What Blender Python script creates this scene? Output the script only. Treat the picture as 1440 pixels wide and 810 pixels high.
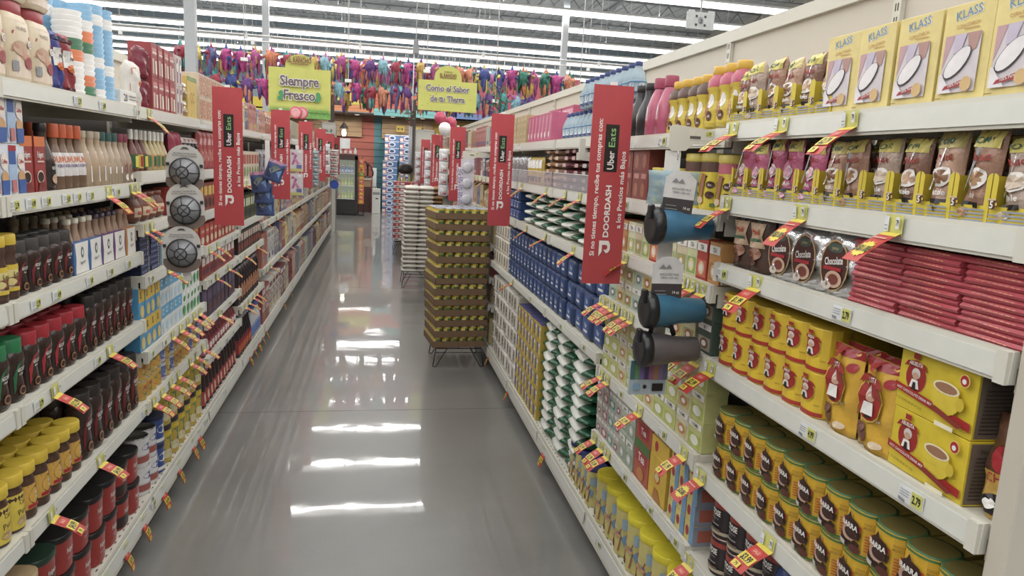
import bpy, bmesh, math, random
from mathutils import Matrix, Vector
random.seed(7)
for _o in list(bpy.data.objects): bpy.data.objects.remove(_o)
S = bpy.context.scene
COL = S.collection
PI = math.pi

# ------------------------------------------------------------------ camera, world, lights, exposure
cam_d = bpy.data.cameras.new('camera'); cam = bpy.data.objects.new('camera', cam_d); COL.objects.link(cam)
cam_d.lens = 25.0; cam_d.sensor_width = 36.0; cam_d.clip_start = 0.05; cam_d.clip_end = 200
_r = Vector((0.98118631, -0.18651583, 0.04985241)); _d = Vector((0.01638237, -0.1768518, -0.98410114)); _f = Vector((0.19236693, 0.96640327, -0.17046899))
_m = Matrix((( _r[0], -_d[0], -_f[0], 0.0), (_r[1], -_d[1], -_f[1], 0.0), (_r[2], -_d[2], -_f[2], 1.6), (0, 0, 0, 1)))
cam.matrix_world = _m
S.camera = cam
W = bpy.data.worlds.new('world'); S.world = W; W.use_nodes = True
W.node_tree.nodes['Background'].inputs[0].default_value = (0.93, 0.96, 1.0, 1)
W.node_tree.nodes['Background'].inputs[1].default_value = 0.35
S.view_settings.view_transform = 'Standard'; S.view_settings.look = 'None'
S.view_settings.exposure = -0.5; S.view_settings.gamma = 1.0; S.view_settings.use_curve_mapping = False
LIGHT_W = 400.0          # watts of one 26 m light row
LIGHT_Z = 5.4
LIGHT_ROWS = [-5.75, -3.6, -1.45, 0.7, 2.85, 5.0, 7.15, 9.3, 13.6, 15.75, 17.9, 20.05, 22.2, 24.35, 26.5, 28.65, 30.8, 32.95]
for _y in LIGHT_ROWS:
    ld = bpy.data.lights.new('row_light', 'AREA'); ld.shape = 'RECTANGLE'; ld.size = 26.0; ld.size_y = 0.15; ld.energy = LIGHT_W
    ld.color = (1.0, 0.985, 0.96)
    lo = bpy.data.objects.new('row_light', ld); COL.objects.link(lo); lo.location = (-1.0, _y, LIGHT_Z - 0.095)
    lu = bpy.data.lights.new('added_ceiling_fill', 'AREA'); lu.shape = 'RECTANGLE'; lu.size = 26.0; lu.size_y = 0.05; lu.energy = LIGHT_W*.15; lu.color = (0.95, 0.98, 1.0)  # added upward fill, standing in for floor bounce on the ceiling
    uo = bpy.data.objects.new('added_ceiling_fill', lu); COL.objects.link(uo); uo.location = (-1.0, _y, LIGHT_Z + 0.085); uo.rotation_euler = (PI, 0, 0)

# ------------------------------------------------------------------ materials
def lin(c):
    if isinstance(c, str): c = tuple(int(c[i:i+2], 16) for i in (0, 2, 4))
    g = .3*c[0]+.59*c[1]+.11*c[2]; c = [(x*.84+g*.16)*.93+9 for x in c[:3]]
    return tuple(((x/255)/12.92 if x/255 <= .04045 else ((x/255+.055)/1.055)**2.4) for x in c[:3]) + (1,)
_M = {}
def mat(c, rough=.5, metal=0., vary=.08, bump=0., scale=30., alpha=1., trans=0., emit=0., spec=.5):
    key = ('m', c, rough, metal, vary, bump, scale, alpha, trans, emit, spec)
    if key in _M: return _M[key]
    m = bpy.data.materials.new('paint_' + (c if isinstance(c, str) else 'x')); m.use_nodes = True
    nt = m.node_tree; b = nt.nodes['Principled BSDF']
    b.inputs['Roughness'].default_value = rough; b.inputs['Metallic'].default_value = metal
    b.inputs['Specular IOR Level'].default_value = spec
    L = lin(c)
    if vary > 0 or bump > 0:
        tc = nt.nodes.new('ShaderNodeTexCoord'); nz = nt.nodes.new('ShaderNodeTexNoise'); nz.inputs['Scale'].default_value = scale; nz.inputs['Detail'].default_value = 3
        nt.links.new(tc.outputs['Object'], nz.inputs['Vector'])
    if vary > 0:
        cr = nt.nodes.new('ShaderNodeValToRGB')
        cr.color_ramp.elements[0].position = .3; cr.color_ramp.elements[1].position = .7
        cr.color_ramp.elements[0].color = tuple(x*(1-vary) for x in L[:3]) + (1,)
        cr.color_ramp.elements[1].color = tuple(min(1, x*(1+vary)) for x in L[:3]) + (1,)
        nt.links.new(nz.outputs['Fac'], cr.inputs['Fac']); nt.links.new(cr.outputs['Color'], b.inputs['Base Color'])
    else: b.inputs['Base Color'].default_value = L
    if bump > 0:
        bp = nt.nodes.new('ShaderNodeBump'); bp.inputs['Strength'].default_value = bump; bp.inputs['Distance'].default_value = .01
        nt.links.new(nz.outputs['Fac'], bp.inputs['Height']); nt.links.new(bp.outputs['Normal'], b.inputs['Normal'])
    if trans > 0: b.inputs['Transmission Weight'].default_value = trans; b.inputs['IOR'].default_value = 1.1
    if alpha < 1: b.inputs['Alpha'].default_value = alpha
    if emit > 0: b.inputs['Emission Color'].default_value = L; b.inputs['Emission Strength'].default_value = emit
    _M[key] = m; return m
def art(cols, scale=35., rough=.45, metal=0., stretch=(1, 1, 1)):
    """a printed picture: patches of the given colours"""
    key = ('a', tuple(cols), scale, rough, metal, stretch)
    if key in _M: return _M[key]
    m = bpy.data.materials.new('print_' + cols[0]); m.use_nodes = True; nt = m.node_tree; b = nt.nodes['Principled BSDF']
    b.inputs['Roughness'].default_value = rough; b.inputs['Metallic'].default_value = metal
    tc = nt.nodes.new('ShaderNodeTexCoord'); mp = nt.nodes.new('ShaderNodeMapping'); mp.inputs['Scale'].default_value = stretch
    nz = nt.nodes.new('ShaderNodeTexNoise'); nz.inputs['Scale'].default_value = scale; nz.inputs['Detail'].default_value = 1.5
    cr = nt.nodes.new('ShaderNodeValToRGB'); cr.color_ramp.interpolation = 'CONSTANT'
    e = cr.color_ramp.elements; n = len(cols)
    while len(e) < n: e.new(.5)
    for i, c in enumerate(cols): e[i].position = 0 if i == 0 else .36 + .28*(i-1)/max(1, n-2) if n > 2 else .5; e[i].color = lin(c)
    nt.links.new(tc.outputs['Object'], mp.inputs['Vector']); nt.links.new(mp.outputs['Vector'], nz.inputs['Vector'])
    nt.links.new(nz.outputs['Fac'], cr.inputs['Fac']); nt.links.new(cr.outputs['Color'], b.inputs['Base Color'])
    _M[key] = m; return m

# ------------------------------------------------------------------ mesh kit
_text = {}
def text2d(s, bold=.0, res=2):
    k = (s, bold, res)
    if k in _text: return _text[k]
    cu = bpy.data.curves.new('lettering', 'FONT'); cu.body = s; cu.resolution_u = res; cu.offset = bold; cu.align_x = 'LEFT'
    ob = bpy.data.objects.new('lettering', cu); me = bpy.data.meshes.new_from_object(ob)
    vs = [(v.co.x, v.co.y) for v in me.vertices]; fs = [tuple(p.vertices) for p in me.polygons]
    bpy.data.objects.remove(ob); bpy.data.curves.remove(cu); bpy.data.meshes.remove(me)
    if vs:
        x0 = min(v[0] for v in vs); x1 = max(v[0] for v in vs); y0 = 0.0; y1 = .69
        vs = [((x-(x0+x1)/2)/.69, (y-.345)/.69) for x, y in vs]
    _text[k] = (vs, fs); return vs, fs

class MB:
    def __init__(s): s.v = []; s.f = []; s.fm = []; s.sm = []; s.mats = []; s.T = None; s.k = 0
    def mi(s, m):
        if m not in s.mats: s.mats.append(m)
        return s.mats.index(m)
    def add(s, vs, fs, m, smooth=False):
        o = len(s.v)
        if s.T is not None: vs = [tuple(s.T @ Vector(v)) for v in vs]
        s.v += [tuple(v) for v in vs]; i = s.mi(m) if not isinstance(m, list) else None
        for k, f in enumerate(fs):
            s.f.append(tuple(o+a for a in f)); s.fm.append(i if i is not None else s.mi(m[k])); s.sm.append(smooth)
    def box(s, x0, x1, y0, y1, z0, z1, m, bev=0.):
        if bev <= 0:
            v = [(x0,y0,z0),(x1,y0,z0),(x1,y1,z0),(x0,y1,z0),(x0,y0,z1),(x1,y0,z1),(x1,y1,z1),(x0,y1,z1)]
            s.add(v, [(0,3,2,1),(4,5,6,7),(0,1,5,4),(1,2,6,5),(2,3,7,6),(3,0,4,7)], m); return
        bm = bmesh.new(); bmesh.ops.create_cube(bm, size=1)
        for v in bm.verts: v.co = Vector(((x0+x1)/2+v.co.x*(x1-x0), (y0+y1)/2+v.co.y*(y1-y0), (z0+z1)/2+v.co.z*(z1-z0)))
        bmesh.ops.bevel(bm, geom=bm.edges[:], offset=bev, segments=2, affect='EDGES', profile=.5)
        bm.verts.index_update()
        s.add([v.co[:] for v in bm.verts], [tuple(v.index for v in f.verts) for f in bm.faces], m); bm.free()
    def prism(s, poly, y0, y1, m):
        """poly in (x, z), counter-clockwise seen from -y"""
        n = len(poly); v = [(x, y0, z) for x, z in poly] + [(x, y1, z) for x, z in poly]
        s.add(v, [tuple(range(n)), tuple(range(2*n-1, n-1, -1))] + [(i, n+i, n+(i+1) % n, (i+1) % n) for i in range(n)], m)
    def lathe(s, prof, m, n=18, sx=1., sy=1., p=2., cap=(True, True), wob=None, smooth=True):
        vs = []; fs = []; ms = []
        def q(c): return math.copysign(abs(c)**(2/p), c)
        for j, (r, z) in enumerate(prof):
            for i in range(n):
                a = 2*PI*i/n; w = 1 if wob is None else wob(a, j/(len(prof)-1))
                vs.append((r*w*q(math.sin(a))*sx, -r*w*q(math.cos(a))*sy, z))
        for j in range(len(prof)-1):
            for i in range(n):
                fs.append((j*n+i, j*n+(i+1) % n, (j+1)*n+(i+1) % n, (j+1)*n+i)); ms.append(m[j] if isinstance(m, list) else m)
        s.add(vs, [tuple(reversed(f)) if False else f for f in fs], ms, smooth)
        if cap[0] and prof[0][0] > 1e-6: s.add(vs[:n], [tuple(reversed(range(n)))], ms[0])
        if cap[1] and prof[-1][0] > 1e-6: s.add(vs[-n:], [tuple(range(n))], ms[-1])
    def tube(s, pts, r, m, n=6):
        pts = [Vector(p) for p in pts]; vs = []; fs = []
        for k, p in enumerate(pts):
            d = (pts[min(k+1, len(pts)-1)] - pts[max(k-1, 0)]).normalized()
            a = d.orthogonal().normalized() if k == 0 else (a - d*a.dot(d)).normalized()
            b = d.cross(a)
            for i in range(n): t = 2*PI*i/n; vs.append(p + a*math.cos(t)*r + b*math.sin(t)*r)
        for k in range(len(pts)-1):
            for i in range(n): fs.append((k*n+i, k*n+(i+1) % n, (k+1)*n+(i+1) % n, (k+1)*n+i))
        fs += [tuple(reversed(range(n))), tuple(range((len(pts)-1)*n, len(pts)*n))]
        s.add([tuple(v) for v in vs], fs, m, True)
    def decals(s, mp, Wd, Hd, specs, nu=1, nv=1, lay=.0005):
        """flat print on a surface; mp(u, v, off) gives the point; u, v in 0..1"""
        for q in specs:
            s.k += 1; off = lay*s.k; t = q[0]
            if t == 'r':
                _, u0, v0, u1, v1, m = q; a = max(1, round(nu*abs(u1-u0)+.49)); b = max(1, round(nv*abs(v1-v0)+.49))
                vs = [mp(u0+(u1-u0)*i/a, v0+(v1-v0)*j/b, off) for j in range(b+1) for i in range(a+1)]
                s.add(vs, [(j*(a+1)+i, j*(a+1)+i+1, (j+1)*(a+1)+i+1, (j+1)*(a+1)+i) for j in range(b) for i in range(a)], m)
            elif t == 'e':
                _, cu, cv, ru, rv, m = q[:6]; rot = q[6] if len(q) > 6 else 0; n = 16
                pts = []
                for i in range(n):
                    x = ru*Wd*math.cos(2*PI*i/n); y = rv*Hd*math.sin(2*PI*i/n); c, sn = math.cos(rot), math.sin(rot)
                    pts.append((cu+(x*c-y*sn)/Wd, cv+(x*sn+y*c)/Hd))
                vs = [mp(cu, cv, off)] + [mp(a, b, off) for a, b in pts]
                s.add(vs, [(0, i+1, (i+1) % n+1) for i in range(n)], m)
            elif t == 'p':
                _, pts, m = q; vs = [mp(a, b, off) for a, b in pts]; s.add(vs, [tuple(range(len(vs)))], m)
            elif t == 't':
                _, st, cu, cv, sz, m = q[:6]; rot = math.radians(q[6]) if len(q) > 6 else 0; xs = q[7] if len(q) > 7 else 1.; bold = q[8] if len(q) > 8 else .015
                vs, fs = text2d(st, bold); c, sn = math.cos(rot), math.sin(rot); z = sz*Hd
                out = []
                for x, y in vs:
                    x *= z*xs; y *= z; out.append(mp(cu+(x*c-y*sn)/Wd, cv+(x*sn+y*c)/Hd, off))
                s.add(out, fs, m)
            elif t == 'f':        # lettering fitted to a length (along its own baseline) and a cap height, both in metres
                _, st, cu, cv, ln, cap, m = q[:7]; rot = math.radians(q[7]) if len(q) > 7 else 0; bold = q[8] if len(q) > 8 else .015
                vs, fs = text2d(st, bold); c, sn = math.cos(rot), math.sin(rot); wd = max(v[0] for v in vs)-min(v[0] for v in vs)
                s.add([mp(cu+(x*ln/wd*c-y*cap*sn)/Wd, cv+(x*ln/wd*sn+y*cap*c)/Hd, off) for x, y in vs], fs, m)
    def mesh(s, name):
        me = bpy.data.meshes.new(name); me.from_pydata(s.v, [], s.f)
        for m in s.mats: me.materials.append(m)
        me.polygons.foreach_set('material_index', s.fm); me.polygons.foreach_set('use_smooth', s.sm); me.update(); return me

def front(w, h, d, z0=0.):                     # the face that looks to the aisle
    return lambda u, v, o: ((u-.5)*w, -d/2-o, z0+v*h)
def back(w, h, d, z0=0.): return lambda u, v, o: ((.5-u)*w, d/2+o, z0+v*h)
def sideL(w, h, d, z0=0.): return lambda u, v, o: (-w/2-o, (.5-u)*d, z0+v*h)
def sideR(w, h, d, z0=0.): return lambda u, v, o: (w/2+o, (u-.5)*d, z0+v*h)
def topf(w, d, h): return lambda u, v, o: ((u-.5)*w, (v-.5)*d, h+o)
def wrap(prof, z0, h, span, sx=1., sy=1., p=2., c=0.):
    def R(z):
        for (r0, a), (r1, b) in zip(prof, prof[1:]):
            if a <= z <= b and b > a: return r0+(r1-r0)*(z-a)/(b-a)
        return prof[-1][0]
    q = lambda x: math.copysign(abs(x)**(2/p), x)
    tab = [(0., 0.)]; N = 240
    for i in range(1, N+1):
        a0, a1 = PI*(i-1)/N, PI*i/N
        tab.append((tab[-1][0]+math.hypot((q(math.sin(a1))-q(math.sin(a0)))*sx, (q(math.cos(a1))-q(math.cos(a0)))*sy), a1))
    def ang(s):
        t = min(abs(s), tab[-1][0]*.999); lo, hi = 0, N
        while hi-lo > 1:
            mid = (lo+hi)//2
            if tab[mid][0] <= t: lo = mid
            else: hi = mid
        k = (t-tab[lo][0])/max(1e-9, tab[hi][0]-tab[lo][0]); return math.copysign(tab[lo][1]+k*(tab[hi][1]-tab[lo][1]), s)
    def f(u, v, o):
        a = ang((u-.5)*span)+c; z = z0+v*h; r = R(z)+o
        return (r*q(math.sin(a))*sx, -r*q(math.cos(a))*sy, z)
    return f

# ------------------------------------------------------------------ placing things
class Prod:
    def __init__(s, name, mesh, d, w, h, parts=()): s.name = name; s.mesh = mesh; s.d = d; s.w = w; s.h = h; s.parts = parts
def place(P, loc, rz, label, cat, group=None, rx=0., ry=0., sc=(1, 1, 1)):
    o = bpy.data.objects.new(P.name, P.mesh); COL.objects.link(o)
    o.location = loc; o.rotation_euler = (rx, ry, rz); o.scale = sc
    o['label'] = label; o['category'] = cat
    if group: o['group'] = group
    addparts(o, P.parts); return o
def addparts(o, parts):
    for q in parts:
        c = bpy.data.objects.new(q[0], q[1]); COL.objects.link(c); c.parent = o; c.location = q[2] if len(q) > 2 else (0, 0, 0)
        if len(q) > 3: addparts(c, q[3])
def thing(name, label, cat, loc=(0, 0, 0), rz=0., group=None, mesh=None):
    o = bpy.data.objects.new(name, mesh); COL.objects.link(o); o.location = loc; o.rotation_euler = (0, 0, rz)
    o['label'] = label; o['category'] = cat
    if group: o['group'] = group
    return o
def part(name, mb, parent, loc=(0, 0, 0)):
    o = bpy.data.objects.new(name, mb.mesh(name) if isinstance(mb, MB) else mb); COL.objects.link(o); o.parent = parent; o.location = loc; return o
def struct(name, mb):
    o = bpy.data.objects.new(name, mb.mesh(name)); COL.objects.link(o); o['kind'] = 'structure'; return o
_u = 'first second third fourth fifth sixth seventh eighth ninth tenth eleventh twelfth thirteenth fourteenth fifteenth sixteenth seventeenth eighteenth nineteenth'.split()
_t = {2: 'twent', 3: 'thirt', 4: 'fort', 5: 'fift', 6: 'sixt', 7: 'sevent', 8: 'eight', 9: 'ninet'}
def nth(i):
    i += 1
    if i < 20: return _u[i-1]
    if i >= 100: return 'hundred-' + nth(i-101) if i > 100 else 'hundredth'
    return _t[i//10] + ('ieth' if i % 10 == 0 else 'y-' + _u[i % 10-1])
XL, XR = .88, .91
SIDE = {'L': (-XL, -1, PI/2), 'R': (XR, 1, -PI/2)}
TIER = {1: [''], 2: ['lower tier', 'upper tier'], 3: ['bottom tier', 'middle tier', 'top tier']}
def tname(k, n):
    if n <= 3: return TIER[n][k]
    return 'bottom layer' if k == 0 else 'top layer' if k == n-1 else nth(k) + ' layer up'
def row(side, z, P, y0, pitch, n, desc, cat, group, tiers=1, th=None, inset=.015, rows=1, rd=None, jy=.002, jr=.03, jx=.003, nofrom=False, tmin=None, scz=1., ofs=0):
    X, sg, rz = SIDE[side]; inset = max(inset, .0135); Ps = P if isinstance(P, list) else None; P0 = Ps[0] if Ps else P
    th = th or P0.h+.0005; rd = rd or P0.d*1.02
    for i in range(n):
        for r in range(rows):
            for t in range(tiers):
                Q = Ps[i % len(Ps)] if Ps else P
                x = X + sg*(inset + Q.d/2 + r*rd + random.uniform(0, jx)); y = y0 + i*pitch + random.uniform(-jy, jy)
                lab = desc + (', ' + nth(i+ofs) + ' from near end' if n > 1 else '') + (', ' + tname(t, tiers) if tiers > 1 else '') + ((', front row' if r == 0 else ', ' + ('back row' if rows == 2 else nth(r) + ' row')) if rows > 1 else '')
                place(Q, (x, y, z + .0015 + t*th), rz + random.uniform(-jr, jr), lab, cat, group if (n*tiers*rows > 1) else None, sc=(1, 1, scz))
# ------------------------------------------------------------------ the building
BEIGE = mat('d2cfc0', .45, vary=.03, scale=3); BEIGE2 = mat('c4bcab', .5, vary=.05, scale=4); RAIL = mat('d4d5cc', .3, vary=.02); DARK = mat('3a3632', .6)
INNER_SHADE = mat('57504a', .7, vary=.1, scale=8)  # shade of the shelf interiors painted into the lower back panel's colour
PANEL = mat('cbc2b2', .6, vary=.04, scale=2)
def make_floor():
    m = bpy.data.materials.new('polished_concrete'); m.use_nodes = True; nt = m.node_tree; b = nt.nodes['Principled BSDF']
    tc = nt.nodes.new('ShaderNodeTexCoord'); n1 = nt.nodes.new('ShaderNodeTexNoise'); n1.inputs['Scale'].default_value = .9; n1.inputs['Detail'].default_value = 8; n1.inputs['Roughness'].default_value = .62
    cr = nt.nodes.new('ShaderNodeValToRGB'); cr.color_ramp.elements[0].position = .3; cr.color_ramp.elements[1].position = .72
    cr.color_ramp.elements[0].color = lin('74726e'); cr.color_ramp.elements[1].color = lin('8b8985')
    n2 = nt.nodes.new('ShaderNodeTexNoise'); n2.inputs['Scale'].default_value = 3.2; n2.inputs['Detail'].default_value = 2
    bp = nt.nodes.new('ShaderNodeBump'); bp.inputs['Strength'].default_value = .08; bp.inputs['Distance'].default_value = .01
    n3 = nt.nodes.new('ShaderNodeTexNoise'); n3.inputs['Scale'].default_value = 140; n3.inputs['Detail'].default_value = 3
    mx = nt.nodes.new('ShaderNodeMix'); mx.data_type = 'RGBA'; mx.blend_type = 'MULTIPLY'; mx.inputs['Factor'].default_value = .25
    rr = nt.nodes.new('ShaderNodeMapRange'); rr.inputs['To Min'].default_value = .26; rr.inputs['To Max'].default_value = .4
    for n in (n1, n2, n3): nt.links.new(tc.outputs['Object'], n.inputs['Vector'])
    nt.links.new(n1.outputs['Fac'], cr.inputs['Fac']); nt.links.new(cr.outputs['Color'], mx.inputs[6]); nt.links.new(n3.outputs['Fac'], mx.inputs[7])
    nt.links.new(mx.outputs[2], b.inputs['Base Color']); nt.links.new(n2.outputs['Fac'], bp.inputs['Height']); nt.links.new(bp.outputs['Normal'], b.inputs['Normal'])
    nt.links.new(n1.outputs['Fac'], rr.inputs['Value']); nt.links.new(rr.outputs['Result'], b.inputs['Roughness'])
    b.inputs['Specular IOR Level'].default_value = .6; b.inputs['Coat Weight'].default_value = .8; b.inputs['Coat Roughness'].default_value = .035; b.inputs['Coat IOR'].default_value = 1.45
    nt.links.new(bp.outputs['Normal'], b.inputs['Coat Normal'])
    f = MB(); f.box(-14, 14, -6, 36, -.05, 0, m)
    J = mat('5d5b57', .7)
    for y in (4.45, 8.9, 13.4, 17.9): f.box(-14, 14, y, y+.006, 0, .0004, J)
    f.box(-.17, -.164, 8.9, 36, 0, .0004, J)
    struct('floor', f)
make_floor()
def make_ceiling():
    C = mat('b4b8b9', .8, vary=.12, scale=1.2); C2 = mat('84898b', .8, vary=.1, scale=3)
    f = MB(); f.box(-14, 14, -6, 36, 7.6, 7.7, C)
    for i in range(56): x = -14+i*.5; f.box(x, x+.18, -6, 36, 7.55, 7.6, C)       # deck ribs
    struct('ceiling', f)
    y = -4.6; k = 0
    while y < 35:
        g = MB(); g.box(-14, 14, y-.03, y+.03, 7.49, 7.54, C2); g.box(-14, 14, y-.02, y+.02, 6.94, 6.965, C2)
        x = -14
        while x < 13.9:
            g.tube([(x, y, 7.48), (x+.45, y, 6.95)], .018, C2, 4); g.tube([(x+.45, y, 6.95), (x+.9, y, 7.48)], .018, C2, 4); x += .9
        struct('trim_%d' % (k+1), g); k += 1; y += 4.3
    for x in (-9.5, -4.2, 2.2, 7.6):
        g = MB(); g.box(x-.06, x+.06, -6, 36, 6.82, 6.90, C2); struct('trim_%d' % (k+1), g); k += 1
make_ceiling()
w = MB(); w.box(-14, 14, 35.9, 36, 0, 7.7, mat('8fa3b0', .8)); struct('wall_back', w)
w = MB(); w.box(-14.1, -14, -6, 36, 0, 7.7, mat('b9b4a8', .8)); struct('wall_left', w)
w = MB(); w.box(14, 14.1, -6, 36, 0, 7.7, mat('b9b4a8', .8)); struct('wall_right', w)
EM = mat('fffdf8', .5, vary=0, emit=5.0); WHITE = mat('e8e8e6', .5, vary=.02)
def light_rows():
    h = MB(); h.box(-13, 13, -.075, .075, .005, .06, WHITE)
    for x in range(-12, 13, 4): h.tube([(x, 0, .06), (x, 0, 2.15)], .006, WHITE, 4)
    dm = MB(); dm.box(-12.98, 12.98, -.085, .085, -.09, .004, EM)
    hm, dmm = h.mesh('housing'), dm.mesh('diffuser')
    vis = [y for y in LIGHT_ROWS if y > 9.5]
    for i, y in enumerate(LIGHT_ROWS):
        t = thing('ceiling_light', 'long white linear ceiling light tube, ' + (nth(i-8+0) + ' row beyond the can display' if y > 9.5 else nth(i) + ' row over the near aisle end'), 'ceiling light', (-1, y, LIGHT_Z), 0, 'linear ceiling lights')
        part('housing', hm, t); part('diffuser', dmm, t)
light_rows()

# ------------------------------------------------------------------ shelving
_sh = {}
RZ90 = Matrix.Rotation(PI/2, 4, 'Z')
def shelf_parts(w, depth):
    k = (round(w, 3), depth)
    if k in _sh: return _sh[k]
    a = MB(); a.T = RZ90
    a.prism([(.012, -.022), (depth, -.022), (depth, 0), (.012, 0)], -w/2, w/2, BEIGE)
    a.prism([(0, -.046), (.012, -.046), (.012, .004), (.002, .004)], -w/2, w/2, BEIGE)
    a.T = None
    for s in (-1, 1):
        a.box(s*(w/2-.004)-.003, s*(w/2-.004)+.003, .02, depth, -.06, -.02, BEIGE)
        a.box(s*(w/2-.012)-.01, s*(w/2-.012)+.01, -.006, .002, -.047, .003, BEIGE)
    b = MB(); b.T = RZ90
    b.prism([(-.0035, -.040), (0, -.040), (.001, -.004), (-.0012, -.004)], -w/2+.024, w/2-.024, RAIL)
    _sh[k] = (a.mesh('shelf'), b.mesh('price_rail')); return _sh[k]
def bay(side, y0, y1, levels, back_h, base_z, desc, depth=.40):
    X, sg, rz = SIDE[side]; w = y1-y0
    t = thing('gondola_bay', desc, 'shelving', (X, (y0+y1)/2, 0), rz, 'aisle shelving bays')
    sm, rm = shelf_parts(w-.002, depth)
    p = MB(); p.box(-w/2, w/2, .45, .475, .05, 1.73, INNER_SHADE); part('back_panel', p, t)
    p = MB(); p.box(-w/2, w/2, .45, .475, 1.73, back_h, PANEL); part('header_panel', p, t)
    p = MB(); p.box(-w/2, w/2, .435, .485, back_h, back_h+.045, BEIGE); part('top_rail', p, t)
    p = MB()
    p.box(-w/2+.001, -w/2+.03, .435, .449, .05, back_h-.001, BEIGE)
    zz = .3
    while zz < back_h: p.box(-w/2+.009, -w/2+.013, .4345, .4352, zz, zz+.02, DARK); p.box(-w/2+.018, -w/2+.022, .4345, .4352, zz, zz+.02, DARK); zz += .035
    part('upright', p, t)
    p = MB(); p.box(-w/2, w/2, .045, .055, 0, base_z-.07, mat('6a655c', .7)); part('kick_plate', p, t)
    p = MB(); p.box(-w/2, w/2, .012, .45, base_z-.03, base_z, BEIGE); p.T = RZ90; p.prism([(-.004, base_z-.085), (.012, base_z-.085), (.012, base_z+.003), (.006, base_z+.003)], -w/2, w/2, BEIGE); p.T = None
    for i in range(int(w/.045)):
        p.box(-w/2+.03+i*.045, -w/2+.045+i*.045, .018, .022, base_z, base_z+.0006, DARK)
    d = part('base_deck', p, t)
    q = MB(); q.T = RZ90; q.prism([(-.008, base_z-.06), (-.004, base_z-.06), (0, base_z-.01), (-.004, base_z-.01)], -w/2+.02, w/2-.02, RAIL); part('price_rail', q, d)
    for z in levels:
        o = part('shelf', sm, t, (0, 0, z)); part('price_rail', rm, o)
LJ = [.90+1.03*i for i in range(15)]; RJ = [.84+.93*i for i in range(17)]
LL = {0: [1.745, 1.46, 1.195, .925, .585], 2: [1.745, 1.50, 1.30, 1.095, .79, .585], 3: [1.745, 1.49, 1.27, 1.08, .905, .68, .47], 4: [1.745, 1.40, 1.12, .905, .55]}
LL[1] = LL[0]
LFAR = [1.745, 1.36, 1.03, .65]
RL = {0: [1.735, 1.545, 1.366, 1.098, .79, .52], 1: [1.72, 1.498, 1.30, 1.10, .81, .53], 2: [1.735, 1.49, 1.245, .855], 3: [1.735, 1.49, 1.245, .855], 4: [1.735, 1.49, 1.245, .855]}
RFAR = [1.737, 1.488, 1.23, .97, .71, .49]
for i in range(14):
    bay('L', LJ[i], LJ[i+1], LL.get(i, LFAR), 2.03, .18, 'beige steel shelving bay on the coffee side, ' + nth(i) + ' from near end')
for i in range(16):
    bay('R', RJ[i], RJ[i+1], RL.get(i, RFAR), 2.11, .16, 'beige steel shelving bay on the flour side, ' + nth(i) + ' from near end')
p = MB(); p.box(.915, 1.40, .80, .835, 0, 2.16, BEIGE2, .004); o = p.mesh('end_panel'); thing('end_panel', 'tall beige steel end panel closing the near end of the cocoa shelves', 'panel', mesh=o)
p = MB(); p.box(-1.36, -.86, 15.325, 15.36, 0, 1.98, BEIGE2, .004); o = p.mesh('end_panel'); thing('end_panel', 'tall beige end panel at the far end of the coffee side shelving', 'panel', mesh=o)
# ------------------------------------------------------------------ product builders
def carton(name, w, d, h, base, dec=(), side=None, top=None, bev=.0015, backtoo=False, sdec=(), parts=()):
    m = MB(); m.box(-w/2, w/2, -d/2, d/2, 0, h, base, bev)
    m.decals(front(w, h, d), w, h, dec)
    m.k = 0
    if side:
        for f in (sideL(d, h, w), sideR(d, h, w)): pass
        m.decals(sideL(w, h, d), d, h, [('r', .01, .01, .99, .99, side)]); m.decals(sideR(w, h, d), d, h, [('r', .01, .01, .99, .99, side)])
    if sdec: m.decals(sideL(w, h, d), d, h, sdec); m.k = 0; m.decals(sideR(w, h, d), d, h, sdec)
    m.k = 0
    if top: m.decals(topf(w, d, h), w, d, [('r', .01, .01, .99, .99, top)])
    return Prod(name, m.mesh(name), d, w, h, parts)
def can(name, r, h, body, dec=(), lid=None, lid_h=.012, rim=mat('b9b9b4', .25, .9), span=2.6, taper=1., n=20, p=2., sy=1., lidname='lid', label=None):
    m = MB(); prof = [(r*.96*taper, 0), (r*taper, .004), (r*taper, .006), (r, h-.006), (r, h-.003), (r*.95, h)]
    m.lathe(prof, body, n, p=p, sy=sy)
    if label: m.decals(wrap(prof, h*label[0], h*(label[1]-label[0]), 6.2, sy=sy, p=p), r*6.2, h, [('r', 0, 0, 1, 1, label[2])], nu=24)
    m.decals(wrap(prof, .008, h-.016, span, sy=sy, p=p), r*span, h-.016, dec, nu=12)
    if lid:
        l = MB(); l.lathe([(r*1.03, -.006), (r*1.04, -.004), (r*1.04, lid_h-.003), (r*1.0, lid_h)], lid, n, p=p, sy=sy, cap=(False, True))
        return Prod(name, m.mesh(name), 2*r*sy, 2*r, h+lid_h, [(lidname, l.mesh(lidname), (0, 0, h))])
    l = MB(); l.lathe([(r, 0), (r*1.02, .001), (r*1.02, .004), (r*.93, .004), (r*.92, .001), (0, .001)], rim, n, p=p, sy=sy, cap=(False, False))
    return Prod(name, m.mesh(name), 2*r*sy, 2*r, h+.004, [('rim', l.mesh('rim'), (0, 0, h))])
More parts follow.
